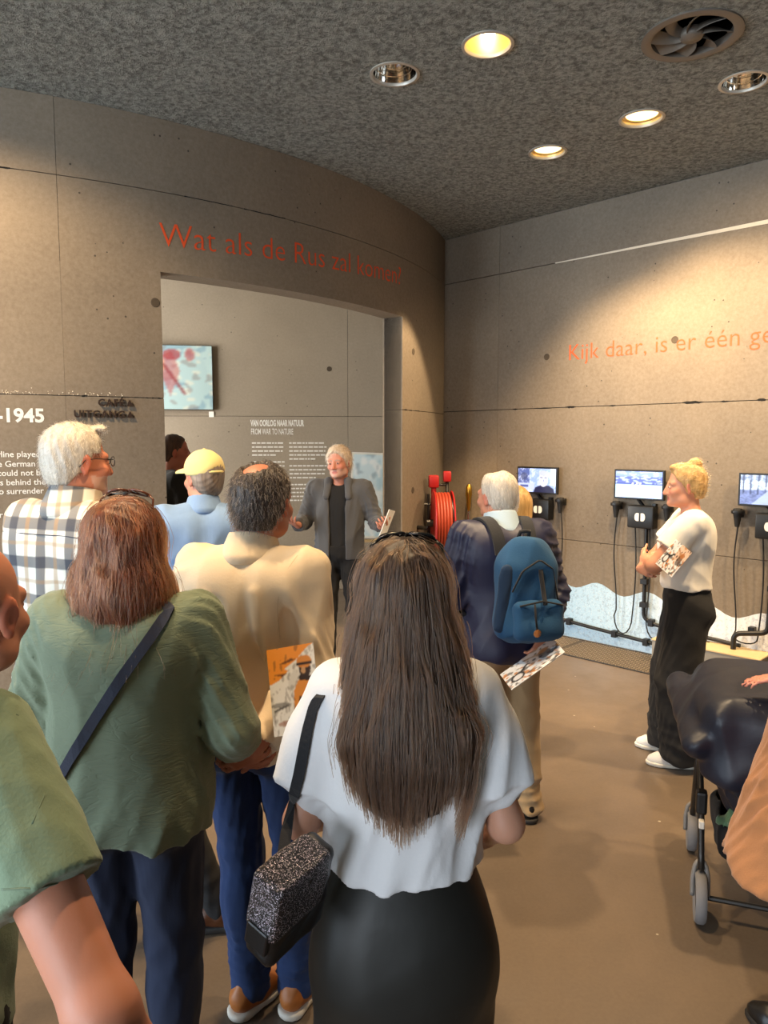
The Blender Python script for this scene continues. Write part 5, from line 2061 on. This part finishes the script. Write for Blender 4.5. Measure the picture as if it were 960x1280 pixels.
dm.hair_cap(M['hair6'], t=0.007, nape=-0.07, seed=7, h=0.006)

# ------------------------------------------------------------------ 7 the man who is speaking
L7 = (-0.345, 5.70)
gd = Person('grey-haired man speaking in the doorway, dark grey jacket open over a black top', L7, 186, 1.765, w=1.03, head=(14, -3, 4), skin=(214, 150, 126),
            arms=dict(R=dict(el=(0.285, -0.02, 1.17), wr=(0.285, 0.19, 1.16), dir=(0.25, 0.8, 0.25), palm=(-0.3, -0.3, 1), curl=0.45),
                      L=dict(el=(-0.285, 0.0, 1.17), wr=(-0.34, 0.19, 1.165), dir=(-0.3, 0.9, 0.05), palm=(0.5, 0, 0.9), curl=0.8)),
            legs=dict(R=dict(an=(0.10, 0.06, 0.085), toe=14), L=dict(kn=(-0.13, 0.03, 0.49), an=(-0.17, 0.0, 0.085), toe=-16)))
gd.body(0.0055, beard=(196, 178, 166), brow=(150, 130, 112), nose=1.02)
gd.top('black_top', M['black_wool'], 0.96, t=0.010, sleeve='short', frac=0.2, seed=61, h=0.008, amp=0.003)
jc = gd.P((0, 0, 0))


def open_front(X, Y, Z):
    w = (0.062 + 0.10 * np.clip(Z / gd.s - 1.25, 0, 0.3)) * gd.s
    return -np.maximum(np.abs(X) - w, (0.02 - Y))


gd.top('jacket', M['grey_jacket'], 0.885, t=0.022, frac=0.97, cuff=0.006, waist=0.02, seed=62, h=0.007, amp=0.006, fold=(20, 20, 6),
       cuts=[(lambda X, Y, Z: np.minimum(w_ := (0.060 + 0.12 * np.clip(Z / gd.s - 1.28, 0, 0.3)) * gd.s - np.abs(X), Y - 0.02), 0.006)])
S = Solid()
for sg in (-1, 1):
    S.add(gd.cap((sg * 0.075, 0.05, 1.485), (sg * 0.085, 0.118, 1.37), 0.030, 0.024, fy=0.55), 0.01)
S.add(gd.cap((-0.06, -0.05, 1.492), (0.06, -0.05, 1.492), 0.022, 0.022), 0.02)
S.add(gd.cap((-0.06, -0.05, 1.49), (-0.078, 0.05, 1.485), 0.022, 0.026), 0.02)
S.add(gd.cap((0.06, -0.05, 1.49), (0.078, 0.05, 1.485), 0.022, 0.026), 0.02)
gd.cloth(S, 'collar', M['grey_jacket'], 0.006)
gd.trousers(M['black_cloth'], 1.0, (0.012, 0.022, 0.034), seed=18, amp=0.006)
gd.shoes(M['brown_leather'], M['dark_sole'], 0.006)
M['hair7'] = mat_hair('hair_pale_grey', (208, 186, 160), (170, 146, 122))
M['strand7'] = mat_strand('strand_pale_grey', (226, 208, 184), (186, 164, 140))
gd.hair_cap(M['hair7'], t=0.016, hairline=0.062, nape=-0.08, amp=0.004, seed=8, side=0.012)
gd.fuzz(M['strand7'], 1200, 0.03, 0.0008, lift=0.5, down=0.6, seed=10, swirl=0.3)

# ------------------------------------------------------------------ 8 the man with the backpack
L8 = (0.555, 3.38)
bp = Person('white-haired man in a navy jacket and khaki trousers wearing a blue backpack', L8, -14, 1.665, w=1.05, belly=0.04, head=(-20, 0, -3), skin=(218, 156, 128), neck_fwd=0.03, lean=3,
            arms=dict(L=dict(el=(-0.25, 0.02, 1.14), wr=(-0.2, 0.2, 1.0)),
                      R=dict(el=(0.265, -0.05, 1.14), wr=(0.135, -0.19, 0.97), dir=(-0.55, -0.2, -0.75), palm=(0, 0.9, 0.2), curl=0.8)),
            legs=dict(R=dict(kn=(0.12, 0.01, 0.49), an=(0.145, -0.03, 0.085), toe=20), L=dict(kn=(-0.06, 0.02, 0.49), an=(-0.06, 0.05, 0.085))))
bp.body(0.0065, brow=(190, 180, 168))
bp.top('jacket', M['navy'], 0.845, t=0.036, frac=0.97, cuff=0.006, waist=0.02, seed=71, h=0.008, amp=0.010, fold=(22, 22, 12), sfold=0.011)
collar(bp, M['pale_blue'], r=0.070, z0=1.46, z1=1.55, roll=0.018, name='shirt_collar')
bp.trousers(M['khaki'], 0.98, (0.012, 0.026, 0.036), seed=19, amp=0.007)
bp.shoes(M['black_leather'], M['dark_sole'], 0.007)
bp.hair_cap(M['hair4'], t=0.010, hairline=0.03, nape=-0.098, amp=0.003, seed=11, bald=ell((0, 0.015, 0.155), (0.056, 0.075, 0.040)))
bp.fuzz(M['strand4'], 1500, 0.03, 0.0006, lift=0.15, down=0.95, seed=12, swirl=0.15)

# ------------------------------------------------------------------ 9 the blond visitor hidden behind him
L9 = (0.745, 4.15)
hb = Person('blond visitor in a beige coat almost hidden behind the blue backpack', L9, -20, 1.545, w=1.0, fem=True, head=(-15, 0, 0), skin=(214, 162, 136))
hb.body(0.009)
hb.top('coat', M['beige_coat'], 0.70, t=0.03, waist=0.02, seed=81, h=0.010, fold=(20, 20, 5))
hb.trousers(M['denim_dark'], 0.98, seed=22, h=0.013)
hb.shoes(M['black_leather'], M['dark_sole'], 0.011)
M['hair9'] = mat_hair('hair_blond', (206, 168, 108), (150, 112, 64))
long_hair(hb, M['hair9'], [(cap((0, -0.04, 0.0), (0, -0.05, -0.11), 0.092, 0.085, fx=1.1), 0.03)], h=0.008)

# ------------------------------------------------------------------ 10 the woman in the white T-shirt
L10 = (1.69, 4.05)
ld = Person('woman with a blond bun, white T-shirt and wide black trousers, standing with arms folded', L10, -74, 1.675, w=1.02, belly=0.02, fem=True, head=(-6, -4, 0), skin=(222, 164, 134),
            arms=dict(L=dict(el=(-0.195, 0.20, 1.185), wr=(0.045, 0.235, 1.19), dir=(1, 0.1, 0.1), palm=(0, -1, 0), curl=0.4, thick=1.15),
                      R=dict(el=(0.19, 0.17, 1.18), wr=(-0.07, 0.265, 1.145), dir=(-0.85, -0.5, -0.05), palm=(0.2, -1, 0), curl=0.7)),
            legs=dict(L=dict(hip=(-0.09, 0, .91), kn=(-0.11, 0.04, 0.5), an=(-0.12, 0.0, 0.085), toe=-4), R=dict(kn=(0.09, 0.05, 0.5), an=(0.10, 0.05, 0.085), toe=6)))
ld.body(0.006, brow=(150, 116, 84), lips=(190, 96, 90))
ld.top('tshirt', M['white_tee'], 1.045, t=0.018, sleeve='short', frac=0.62, cuff=0.016, waist=0.012, neck=0.03, seed=91, h=0.006, amp=0.005, fold=(20, 20, 9), arm_t=0.022, hem_wave=0.012)
ld.trousers(M['black_wool'], 1.075, (0.026, 0.070, 0.098), seed=92, amp=0.006, floor=0.045, h=0.008, to=1.0)
ld.shoes(M['white_shoe'], M['white_sole'], 0.006)
M['strand9'] = mat_strand('strand_blond', (206, 164, 104), (140, 102, 60))
ld.hair_cap(M['hair9'], t=0.013, hairline=0.058, nape=-0.075, amp=0.004, seed=13, side=0.0, extra=[(ell((0, -0.062, 0.125), (0.040, 0.040, 0.034)), 0.008), (ell((0, 0.045, 0.108), (0.05, 0.035, 0.022)), 0.02)])
ld.fuzz(M['strand9'], 1500, 0.026, 0.0005, lift=0.02, down=-0.35, back=0.9, seed=14, swirl=0.2)
b = MB()
b.lathe([(0.036 + 0.006 * math.cos(a), 0.006 * math.sin(a)) for a in np.linspace(0, 2 * PI, 9)[:-1]], ld.hpt((0, -0.05, 0.105)), None, 20, close=True)
b.build('hair_tie', M['black_cloth'], ld.root, True)

# ------------------------------------------------------------------ 11 the bald man at the left edge
L11, H11, A11 = (-0.80, 1.15), 1.635, 12
e_w = np.array(at(128, 1268, 0.93))
bm_ = Person('bald man in a green polo shirt cut off by the left edge', L11, A11, H11, w=1.0, belly=0.05, side=0.10, neck_fwd=0.05, head=(-5, -4, 0), skin=(212, 148, 120), head_s=1.06,
             arms=dict(R=dict(el=local_of(L11, A11, H11, e_w), wr=tuple(A3(local_of(L11, A11, H11, e_w)) + A3((0.05, 0.10, -0.23))), thick=1.18)))
bm_.body(0.0055, brow=(120, 90, 70), ear=1.02)
bm_.top('polo_shirt', M['polo'], 0.88, t=0.018, sleeve='short', frac=0.60, cuff=0.008, waist=0.02, seed=101, h=0.0065, amp=0.005, fold=(18, 18, 9), arm_t=0.026)
collar(bm_, M['polo'], r=0.072, z0=1.46, z1=1.525, roll=0.012)
bm_.trousers(M['black_cloth'], 0.98, seed=102, h=0.013)
bm_.shoes(M['black_leather'], M['dark_sole'], 0.011)

# ------------------------------------------------------------------ 12 the visitor in the tan coat, right edge
L12, H12, A12 = (1.34, 2.08), 1.66, -28
hw = np.array(at(985, 848, 2.50))
tc = Person('visitor in a long tan suede coat with one hand on the pram', L12, A12, H12, w=1.0, fem=True, skin=(226, 160, 140),
            arms=dict(L=dict(el=local_of(L12, A12, H12, (1.33, 2.18, 1.04)), wr=local_of(L12, A12, H12, hw), dir=local_of((0, 0), A12, H12, (-0.75, 0.35, -0.12)), palm=(0, 0, -1), curl=0.25)))
tc.body(0.008)
tc.top('coat', M['suede'], 0.56, t=0.03, frac=0.9, seed=111, h=0.008, amp=0.007, fold=(16, 16, 4), extra=[(tc.cap((0, 0, 0.56), (0, 0, 1.15), 0.36, 0.19, fy=0.85), 0.05)], waist=0.0, hem_wave=0.02)
tc.trousers(M['black_cloth'], 0.98, seed=112, h=0.013)
tc.shoes(M['black_leather'], M['dark_sole'], 0.011)
tc.hair_cap(M['hair5'], t=0.012, seed=16, h=0.008)
p0 = [tc.P(p) for p in ((-0.27, -0.14, 0.70), (-0.285, -0.105, 0.78), (-0.262, -0.075, 0.86))]
MB().tube(p0, 0.003, 6).build('pocket_seam', M['brown_leather'], tc.root, True)
# ------------------------------------------------------------------ things carried


def band(pts, nrm, width, thick):
    """a flat strap along pts lying with its face along nrm"""
    b = MB()
    P = [Vector(p) for p in pts]
    N = [Vector(n).normalized() for n in nrm]
    rows = []
    for i, p in enumerate(P):
        d = (P[min(i + 1, len(P) - 1)] - P[max(i - 1, 0)]).normalized()
        s = d.cross(N[i]).normalized() * width / 2
        n = N[i] * thick
        rows.append([b.bm.verts.new(q) for q in (p - s, p + s, p + s + n, p - s + n)])
    for r, q in zip(rows, rows[1:]):
        for k in range(4):
            b.bm.faces.new((r[k], q[k], q[(k + 1) % 4], r[(k + 1) % 4]))
    b.bm.faces.new(rows[0])
    b.bm.faces.new(rows[-1])
    return b


def on_surface(P, G, pts, off=0.002, iters=6):
    """place points on a garment's surface (points in the place; result too, with normals)"""
    Mi = np.array(P.root.matrix_basis.inverted())
    M4 = np.array(P.root.matrix_basis)
    L = np.asarray(pts) @ Mi[:3, :3].T + Mi[:3, 3]
    for _ in range(iters):
        d, g = sample(G, L)
        L = L - g * np.clip(d - off, -0.05, 0.05)[:, None]
    d, g = sample(G, L)
    return L @ M4[:3, :3].T + M4[:3, 3], g @ M4[:3, :3].T


def on_ray(P, G, pxs, off=0.004, Y0=0.8):
    """where the sight lines through these spots of the photograph meet a garment (points and normals in the place)"""
    Mi = np.array(P.root.matrix_basis.inverted())
    M4 = np.array(P.root.matrix_basis)
    R = np.array([ray(*p) for p in pxs])
    R /= np.linalg.norm(R, axis=1, keepdims=True)
    D, xs, ys, zs = G
    lo, hi = np.array([xs[0], ys[0], zs[0]]), np.array([xs[-1], ys[-1], zs[-1]])
    t = np.full(len(R), Y0)
    for _ in range(160):
        W = R * t[:, None] + np.array([0, 0, EYE])
        L = W @ Mi[:3, :3].T + Mi[:3, 3]
        out = np.linalg.norm(np.maximum(np.maximum(lo - L, L - hi), 0), axis=1)
        d, g = sample(G, L)
        t = t + np.where(out > 0, out + 0.01, np.clip(d - off, -0.02, 0.06) * 0.8)
    return W, g @ M4[:3, :3].T


def smooth_path(pts, n):
    pts = np.asarray(pts, float)
    t = np.r_[0, np.cumsum(np.linalg.norm(np.diff(pts, axis=0), axis=1))]
    q = np.linspace(0, t[-1], n)
    return np.stack([np.interp(q, t, pts[:, i]) for i in range(3)], 1)


def magazine(label, tl, tr, bl, canvas, pages=0.004, name='magazine'):
    """a thin booklet given by three of its corners"""
    tl, tr, bl = map(A3, (tl, tr, bl))
    x, dn = tr - tl, bl - tl
    w = np.linalg.norm(x)
    x = x / w
    z = -dn
    z = z - x * (z @ x)
    h = np.linalg.norm(z)
    z = z / h
    y = np.cross(z, x)
    c = tl + x * w / 2 - z * h / 2
    e = empty(name, c)
    e.rotation_euler = Matrix(np.stack([x, y, z], 1).tolist()).to_euler()
    tag(e, label, 'magazine' if name == 'magazine' else 'papers')
    MB().box((0, pages / 2 + 0.0004, 0), (w, pages, h), None, 0.0006).build('pages', M['white_print'], e)
    s = canvas.build('cover', w, h, M['gloss_print'], e)
    return e


def cover_soldier(flip=False):
    c = Canvas(60, 92, (226, 224, 220))
    c.noise(14, 12, 4, .5, (196, 194, 190), .6).noise(26, 22, 14, .8, (120, 110, 102), .5)
    c.poly([(0, .66), (.25, .72), (.62, .84), (.86, .96), (1, 1), (0, 1)], (226, 142, 48)).poly([(0, .58), (.2, .62), (.42, .72), (.2, .8), (0, .72)], (226, 142, 48))
    c.poly([(.2, .80), (.5, .86), (.62, .84), (.4, .81)], (110, 66, 30)).poly([(.06, .70), (.3, .66), (.4, .70)], (120, 70, 30))
    c.poly([(.46, .16), (.50, .48), (.62, .60), (.92, .60), (1, .5), (1, .12)], (214, 138, 56))
    c.poly([(.55, .18), (.60, .42), (.68, .40), (.66, .18)], (70, 42, 26)).poly([(.78, .2), (.84, .52), (.92, .5), (.95, .2)], (70, 42, 26)).noise(40, 30, 24, 1.0, (60, 40, 28), .5)
    c.ell(.77, .72, .125, .105, (58, 40, 32)).ell(.77, .80, .16, .075, (206, 134, 60)).rect(.60, .765, .94, .79, (50, 34, 26)).ell(.74, .70, .05, .04, (190, 150, 110))
    c.line(.66, .62, .9, .6, .03, (50, 34, 26)).ell(.2, .34, .2, .03, (120, 118, 116), .8).line(.06, .28, .36, .33, .012, (90, 86, 84)).ell(.26, .13, .14, .03, (150, 90, 60), .7)
    return c


def cover_collage():
    c = Canvas(80, 56, (222, 224, 228))
    c.noise(16, 12, 6, .35, (70, 66, 66), .8).noise(20, 16, 26, .7, (196, 128, 62), .9).noise(30, 26, 36, .6, (238, 238, 240), .9)
    c.poly([(.45, .4), (1, .62), (1, 1), (.4, 1)], (210, 146, 82), .55).ell(.75, .55, .11, .2, (72, 50, 38), .8).ell(.76, .72, .1, .09, (170, 110, 64), .9)
    c.line(.14, .3, .42, .62, .028, (40, 38, 40)).ell(.2, .34, .13, .17, (50, 48, 52)).ell(.2, .34, .085, .11, (222, 222, 226))
    c.rect(0, 0, 1, .04, (236, 236, 238)).noise(36, 30, 46, 1.0, (30, 28, 30), .8)
    return c


magazine('booklet with an orange cover and soldier, held behind the cream jacket', at(333, 813, 1.99), at(391, 803, 1.97), at(346, 921, 1.90), cover_soldier())
magazine('booklet held behind the back of the man in navy, tilted', at(625, 843, 3.12), at(690, 797, 3.14), at(641, 861, 3.02), cover_collage())
magazine('booklet tucked in the folded arms of the woman in white T-shirt', at(845, 674, 3.84), at(865, 691, 3.82), at(819, 704, 3.80), cover_collage())
c = Canvas(10, 20, (232, 230, 224))
c.noise(6, 40, 3, .5, (190, 188, 184), .5)
magazine('white sheaf of papers in the hand of the speaking man', at(487, 637, 5.34), at(494, 639, 5.47), at(467, 683, 5.28), c, 0.006, 'paper_sheaf')
t_ = tag(empty('pen', at(405, 856, 1.98)), 'small blue and white pen beside the orange booklet', 'pen')
MB().tube([(0, 0, -0.022), (0.001, 0, 0.012)], 0.0055, 8).build('barrel', M['white_sole'], t_, True)
M['pen_blue'] = mat_plain('pen_blue', (40, 110, 190), 0.4)
MB().tube([(0.001, 0, 0.012), (0.002, 0, 0.030)], 0.0058, 8).build('pen_cap', M['pen_blue'], t_, True)

# ---- blue backpack
M['pack_blue'] = mat_cloth('pack_blue', (32, 82, 124), 0.75, bump=0.25, sheen=0.05)
M['pack_dark'] = mat_cloth('pack_dark', (22, 52, 84), 0.75, bump=0.25, sheen=0.05)
M['webbing'] = mat_cloth('webbing', (26, 27, 32), 0.7, bump=0.3)
base = bp.P((0.01, -0.22, 1.0))
pk = tag(empty('backpack', bp.world(base), -math.radians(-14)), 'blue backpack with a front pocket and key tag on a navy jacket', 'backpack')


class Frame:                              # garment-style builder for a thing of its own
    def __init__(self, root):
        self.root, self.parts, self.s = root, {}, 1.0

    cloth = Person.cloth


fr = Frame(pk)
S = Solid()
S.add(rbox((0, -0.02, 0.17), (0.140, 0.075, 0.19), 0.07), 0)
S.add(ell((0, -0.02, 0.34), (0.115, 0.07, 0.10)), 0.05)
S.add(ell((0, -0.04, 0.06), (0.15, 0.085, 0.08)), 0.05)
o1 = fr.cloth(S, 'main_bag', M['pack_blue'], 0.007, folds(5, 0.006, 24, 24, 20))
S = Solid()
S.add(rbox((0.02, -0.10, 0.085), (0.115, 0.04, 0.085), 0.035), 0)
S.add(ell((0.02, -0.115, 0.05), (0.105, 0.04, 0.055)), 0.03)
pocket = fr.cloth(S, 'front_pocket', M['pack_blue'], 0.006, folds(6, 0.005, 26, 26, 22))
S = Solid()
S.add(cap((-0.115, -0.075, 0.30), (-0.135, -0.065, 0.06), 0.03, 0.035, fy=0.6), 0)
fr.cloth(S, 'side_flap', M['pack_dark'], 0.006, folds(8, 0.004, 30, 30, 12))
pth = [(-0.10, -0.10, 0.21), (-0.06, -0.112, 0.30), (0.02, -0.108, 0.345), (0.09, -0.09, 0.30), (0.125, -0.075, 0.16)]
MB().tube(smooth_path(pth, 24), 0.004, 6).build('zipper', M['webbing'], pk, True)
MB().tube(smooth_path([(-0.08, -0.135, 0.155), (0.02, -0.148, 0.175), (0.12, -0.132, 0.15)], 16), 0.004, 6).build('zipper', M['webbing'], pocket, True)
MB().tube([(-0.02, -0.152, 0.165), (-0.018, -0.158, 0.11), (-0.012, -0.160, 0.06)], 0.0045, 6).build('zip_cord', M['webbing'], pocket, True)
MB().lathe([(0.017, -0.002), (0.018, 0), (0.017, 0.003), (0.001, 0.004)], (-0.012, -0.163, 0.043), basis(Vector((1, 0, 0)), Vector((0, 0, 1)), Vector((0, -1, 0))), 18).build('key_tag', M['chrome'], pocket, True, 40)
MB().tube(smooth_path([(-0.03, 0.03, 0.40), (-0.02, 0.0, 0.455), (0.02, 0.0, 0.455), (0.03, 0.03, 0.40)], 12), 0.009, 8).build('grab_handle', M['webbing'], pk, True)
MB().tube(smooth_path([(0.03, -0.094, 0.30), (0.035, -0.12, 0.20), (0.03, -0.148, 0.16)], 10), 0.010, 6).build('compression_strap', M['webbing'], pk, True)
for sg in (-1, 1):
    pts = smooth_path([bp.W((sg * 0.075, -0.17, 1.36)), bp.W((sg * 0.085, -0.12, 1.46)), bp.W((sg * 0.10, -0.02, 1.51)), bp.W((sg * 0.115, 0.08, 1.46)), bp.W((sg * 0.12, 0.14, 1.32)), bp.W((sg * 0.16, 0.12, 1.16)), bp.W((sg * 0.185, 0.02, 1.09))], 30)
    q, n = on_surface(bp, bp.tops['jacket'], pts, 0.003)
    Mi = np.array(pk.matrix_basis.inverted())
    R_ = Mi[:3, :3]
    band(q @ R_.T + Mi[:3, 3], n @ R_.T, 0.055, 0.012).build('shoulder_strap', M['webbing'], pk, True, 40)

# ---- glittering shoulder bag of the woman in front
t = NT('glitter')
v = t.coord()
vo = t.n('ShaderNodeTexVoronoi')
vo.inputs['Scale'].default_value = 850
t.l(v, vo.inputs['Vector'])
sel = t.n('ShaderNodeSeparateColor')
t.l(vo.outputs['Color'], sel.inputs[0])
spk = t.math('GREATER_THAN', sel.outputs[0], 0.86)
col = t.mix(spk, rgba((22, 18, 24)), rgba((232, 218, 226)))
M['glitter'] = t.out(col, 0.25, t.bump(vo.outputs['Distance'], 0.6, 0.002))
t.l(t.math('MULTIPLY', spk, 0.7), t.b.inputs['Metallic'])
bc = at(363, 1122, 1.235)
bg = tag(empty('shoulder_bag', bc), 'black shoulder bag with a glittering panel on the hip of the front woman', 'bag')
bg.rotation_euler = (math.radians(6), math.radians(17), math.radians(-34))
fr = Frame(bg)
S = Solid()
S.add(rbox((0, 0, 0), (0.034, 0.074, 0.092), 0.016), 0)
fr.cloth(S, 'bag_body', M['black_leather'], 0.005, folds(9, 0.002, 30, 30, 30))
S = Solid()
S.add(rbox((0.0, -0.010, 0.034), (0.037, 0.069, 0.062), 0.014), 0)
fr.cloth(S, 'glitter_panel', M['glitter'], 0.005, folds(10, 0.002, 30, 30, 30))
MB().box((0.0, -0.076, -0.03), (0.05, 0.012, 0.05), None, 0.004).build('front_flap', M['black_leather'], bg)
px = [(399, 872), (392, 884), (384, 915), (374, 968), (364, 1010)]
pp = smooth_path([(x, y, 0) for x, y in px], 18)[:, :2]
q, n = on_ray(fwm, fwm.tops['blouse'], pp, 0.004)
ok_ = (np.abs(q).max(1) < 5) & (q[:, 1] < 1.6)
q, n = q[ok_], n[ok_]
Yl = q[-1][1]
q = np.r_[q, [at(358, 1040, Yl - 0.05), at(353, 1075, Yl - 0.09), at(347, 1116, 1.23)]]
n = np.r_[n, np.tile([[0.0, -1.0, 0.0]], (3, 1))]
front = [fwm.W((-0.115, 0.03, 1.47)), fwm.W((-0.125, 0.10, 1.38)), fwm.W((-0.16, 0.14, 1.2)), fwm.W((-0.2, 0.12, 1.05))]
fq, fn = on_surface(fwm, fwm.tops['blouse'], np.array(front), 0.003)
q, n = np.r_[fq[::-1], q], np.r_[fn[::-1], n]
Mi = np.array(bg.matrix_basis.inverted())
band(q @ Mi[:3, :3].T + Mi[:3, 3], n @ Mi[:3, :3].T, 0.022, 0.003).build('shoulder_strap', M['webbing'], bg)
Q_ = np.array([at(346, 1114, 1.222)]) @ Mi[:3, :3].T + Mi[:3, 3]
MB().box(tuple(Q_[0]), (0.026, 0.012, 0.03), None, 0.002).build('buckle', M['black_plastic'], bg)

# ---- crossbody strap of the auburn-haired woman
cb = tag(empty('crossbody_bag', rw.W((-0.18, 0.24, 0.90))), 'dark crossbody strap running over the green linen back', 'bag')
pp = smooth_path([(x, y, 0) for x, y in [(212, 762), (186, 800), (150, 850), (118, 900), (92, 942), (76, 970)]], 20)[:, :2]
q, n = on_ray(rw, rw.tops['linen_shirt'], pp, 0.005)
pre = smooth_path([rw.W((0.0, 0.17, 1.25)), rw.W((0.05, 0.12, 1.42)), rw.W((0.075, 0.02, 1.50))], 8)
q0, n0 = on_surface(rw, rw.tops['linen_shirt'], pre, 0.005)
q, n = np.r_[q0, q, [rw.W((-0.17, -0.10, 0.97)), rw.W((-0.17, 0.10, 0.95))]], np.r_[n0, n, n[-1:], n[-1:]]
o_ = np.array(cb.location)
M['strap_navy'] = mat_cloth('strap_navy', (36, 40, 58), 0.7)
band(q - o_, n, 0.026, 0.004).build('strap', M['strap_navy'], cb)
MB().box((0, 0.02, 0), (0.2, 0.06, 0.14), None, 0.02).build('pouch', M['black_leather'], cb, True, 40)

# ------------------------------------------------------------------ pram at the right edge
M['pram_cloth'] = mat_plain('pram_cloth', (26, 32, 48), 0.45, 0, 0.15, 50)
M['pram_grey'] = mat_plain('pram_grey', (128, 124, 120), 0.5)
M['tyre'] = mat_plain('tyre_grey', (122, 120, 120), 0.7)
M['olive'] = mat_cloth('green_cloth', (92, 122, 88), 0.8)
PC, PA = (1.52, 2.77), math.radians(-19.5)      # local y: the way it rolls, local x: its right
pr = tag(empty('pram', (PC[0], PC[1], 0), PA), 'dark navy pram with its hood up, at the right edge', 'pram')
fr = Frame(pr)
S = Solid()
S.add(rbox((0.02, -0.02, 0.70), (0.31, 0.33, 0.19), 0.10), 0)
S.add(ell((0.0, -0.02, 0.76), (0.33, 0.33, 0.135)), 0.06)
S.add(cap((-0.30, -0.30, 0.70), (-0.33, 0.28, 0.74), 0.05, 0.06), 0.05)
S.cut(lambda X, Y, Z: 0.60 + 0.05 * X + 0.03 * np.sin(X * 9) - Z, 0.012)
hood = fr.cloth(S, 'hood', M['pram_cloth'], 0.009, folds(4, 0.007, 14, 12, 6))
S = Solid()
S.add(cap((0.03, -0.04, 0.63), (0.06, 0.0, 0.50), 0.27, 0.25, fy=1.05), 0)
S.add(cap((0.06, 0.0, 0.50), (0.22, 0.0, 0.24), 0.25, 0.13, fy=1.15), 0.06)
S.cut(lambda X, Y, Z: Z - 0.64, 0.01)
fr.cloth(S, 'seat_cover', M['pram_cloth'], 0.010, folds(14, 0.013, 15, 13, 7))
S = Solid()
S.add(rbox((0.02, 0.04, 0.26), (0.22, 0.20, 0.075), 0.05), 0)
S.sub(rbox((0.02, 0.04, 0.33), (0.195, 0.175, 0.11), 0.04), 0.01)
fr.cloth(S, 'basket', M['black_cloth'], 0.009, folds(15, 0.006, 20, 20, 20))
for sx in (-1, 1):
    x = sx * 0.262
    MB().tube(smooth_path([(x, -0.25, 0.20), (x, -0.14, 0.42), (x, 0.05, 0.55), (x, 0.24, 0.70), (x, 0.36, 0.78)], 16), 0.012, 8).build('side_tube', M['dark_metal'], pr, True)
    MB().tube([(x, 0.26, 0.16), (x, 0.16, 0.36), (x, 0.05, 0.55)], 0.012, 8).build('rear_tube', M['dark_metal'], pr, True)
    MB().box((x, -0.15, 0.42), (0.04, 0.05, 0.09), None, 0.01).build('folding_joint', M['black_plastic'], pr)
    MB().box((x, -0.19, 0.35), (0.02, 0.03, 0.03), None, 0.004).build('latch', M['white_sole'], pr)
    for y, r in ((-0.25, 0.095), (0.27, 0.085)):
        rot = Matrix.Rotation(PI / 2, 3, 'Y')
        w = MB().lathe([(r - 0.024, -0.014), (r - 0.008, -0.020), (r, -0.011), (r, 0.011), (r - 0.008, 0.020), (r - 0.024, 0.014)], (x, y, r), rot, 32, close=True).build('wheel', M['tyre'], pr, True, 50)
        MB().lathe([(0.001, -0.015), (r - 0.024, -0.012), (r - 0.024, 0.012), (0.001, 0.015)], (x, y, r), rot, 24).build('hub', M['black_plastic'], w, True, 40)
        b = MB()
        for s2 in (-1, 1):
            b.tube(smooth_path([(x + s2 * 0.027, y, r), (x + s2 * 0.027, y + 0.01, r * 1.7), (x + s2 * 0.018, y + 0.02, r * 2.25), (x, y + 0.03, r * 2.35)], 10), 0.009, 6)
        b.build('fork', M['pram_grey'], pr, True)
MB().tube(smooth_path([(-0.262, 0.36, 0.78), (-0.2, 0.42, 0.80), (0.2, 0.42, 0.80), (0.262, 0.36, 0.78)], 14), 0.015, 8).build('push_handle', M['black_rubber'], pr, True)
MB().tube([(-0.262, -0.25, 0.095), (0.262, -0.25, 0.095)], 0.01, 8).build('axle', M['dark_metal'], pr)
gc = tag(empty('green_cloth', tuple(Vector((PC[0], PC[1], 0)) + rotz(PA) @ Vector((-0.13, -0.07, 0.315)))), 'crumpled green cloth stuffed into the pram basket', 'cloth')
fr = Frame(gc)
S = Solid()
S.add(ell((0.0, 0, 0), (0.075, 0.06, 0.04)), 0)
S.add(ell((0.0, -0.03, 0.03), (0.045, 0.05, 0.04)), 0.02)
S.add(cap((-0.03, -0.05, 0.02), (0.06, -0.07, -0.02), 0.03, 0.024), 0.01)
fr.cloth(S, 'folds', M['olive'], 0.006, folds(17, 0.012, 30, 30, 30))


def seam(P, garment, px, mat, r=0.0016, n=24, off=0.0):
    """a sewn seam line lying on a garment"""
    pp = smooth_path([(x, y, 0) for x, y in px], n)[:, :2]
    q, nn = on_ray(P, P.tops[garment], pp, off)
    ok = np.abs(q).max(1) < 8
    q = q[ok]
    if len(q) < 8:
        return
    for _ in range(6):
        q[1:-1] = (q[:-2] + 2 * q[1:-1] + q[2:]) / 4
    Mi = np.array(P.root.matrix_basis.inverted())
    MB().tube(q @ Mi[:3, :3].T + Mi[:3, 3], r, 5).build('seam', mat, P.parts[garment], True)


M['polo_seam'] = mat_cloth('polo_seam', (108, 124, 98), 0.8)
M['cream_seam'] = mat_cloth('cream_seam', (208, 184, 150), 0.85)
seam(bm_, 'polo_shirt', [(20, 893), (50, 905), (72, 935), (62, 980), (40, 1030)], M['polo_seam'], off=-0.0006)
seam(bm_, 'polo_shirt', [(2, 1112), (50, 1110), (100, 1096)], M['polo_seam'], 0.0018)
seam(cm, 'jacket', [(372, 694), (352, 722), (346, 760), (350, 800)], M['cream_seam'], 0.0014, off=-0.0004)
seam(cm, 'jacket', [(248, 700), (262, 735), (262, 790), (254, 830)], M['cream_seam'], 0.0014, off=-0.0004)
seam(pm, 'plaid_shirt', [(4, 664), (40, 668), (80, 670), (104, 674)], M['strap_navy'], 0.0018)
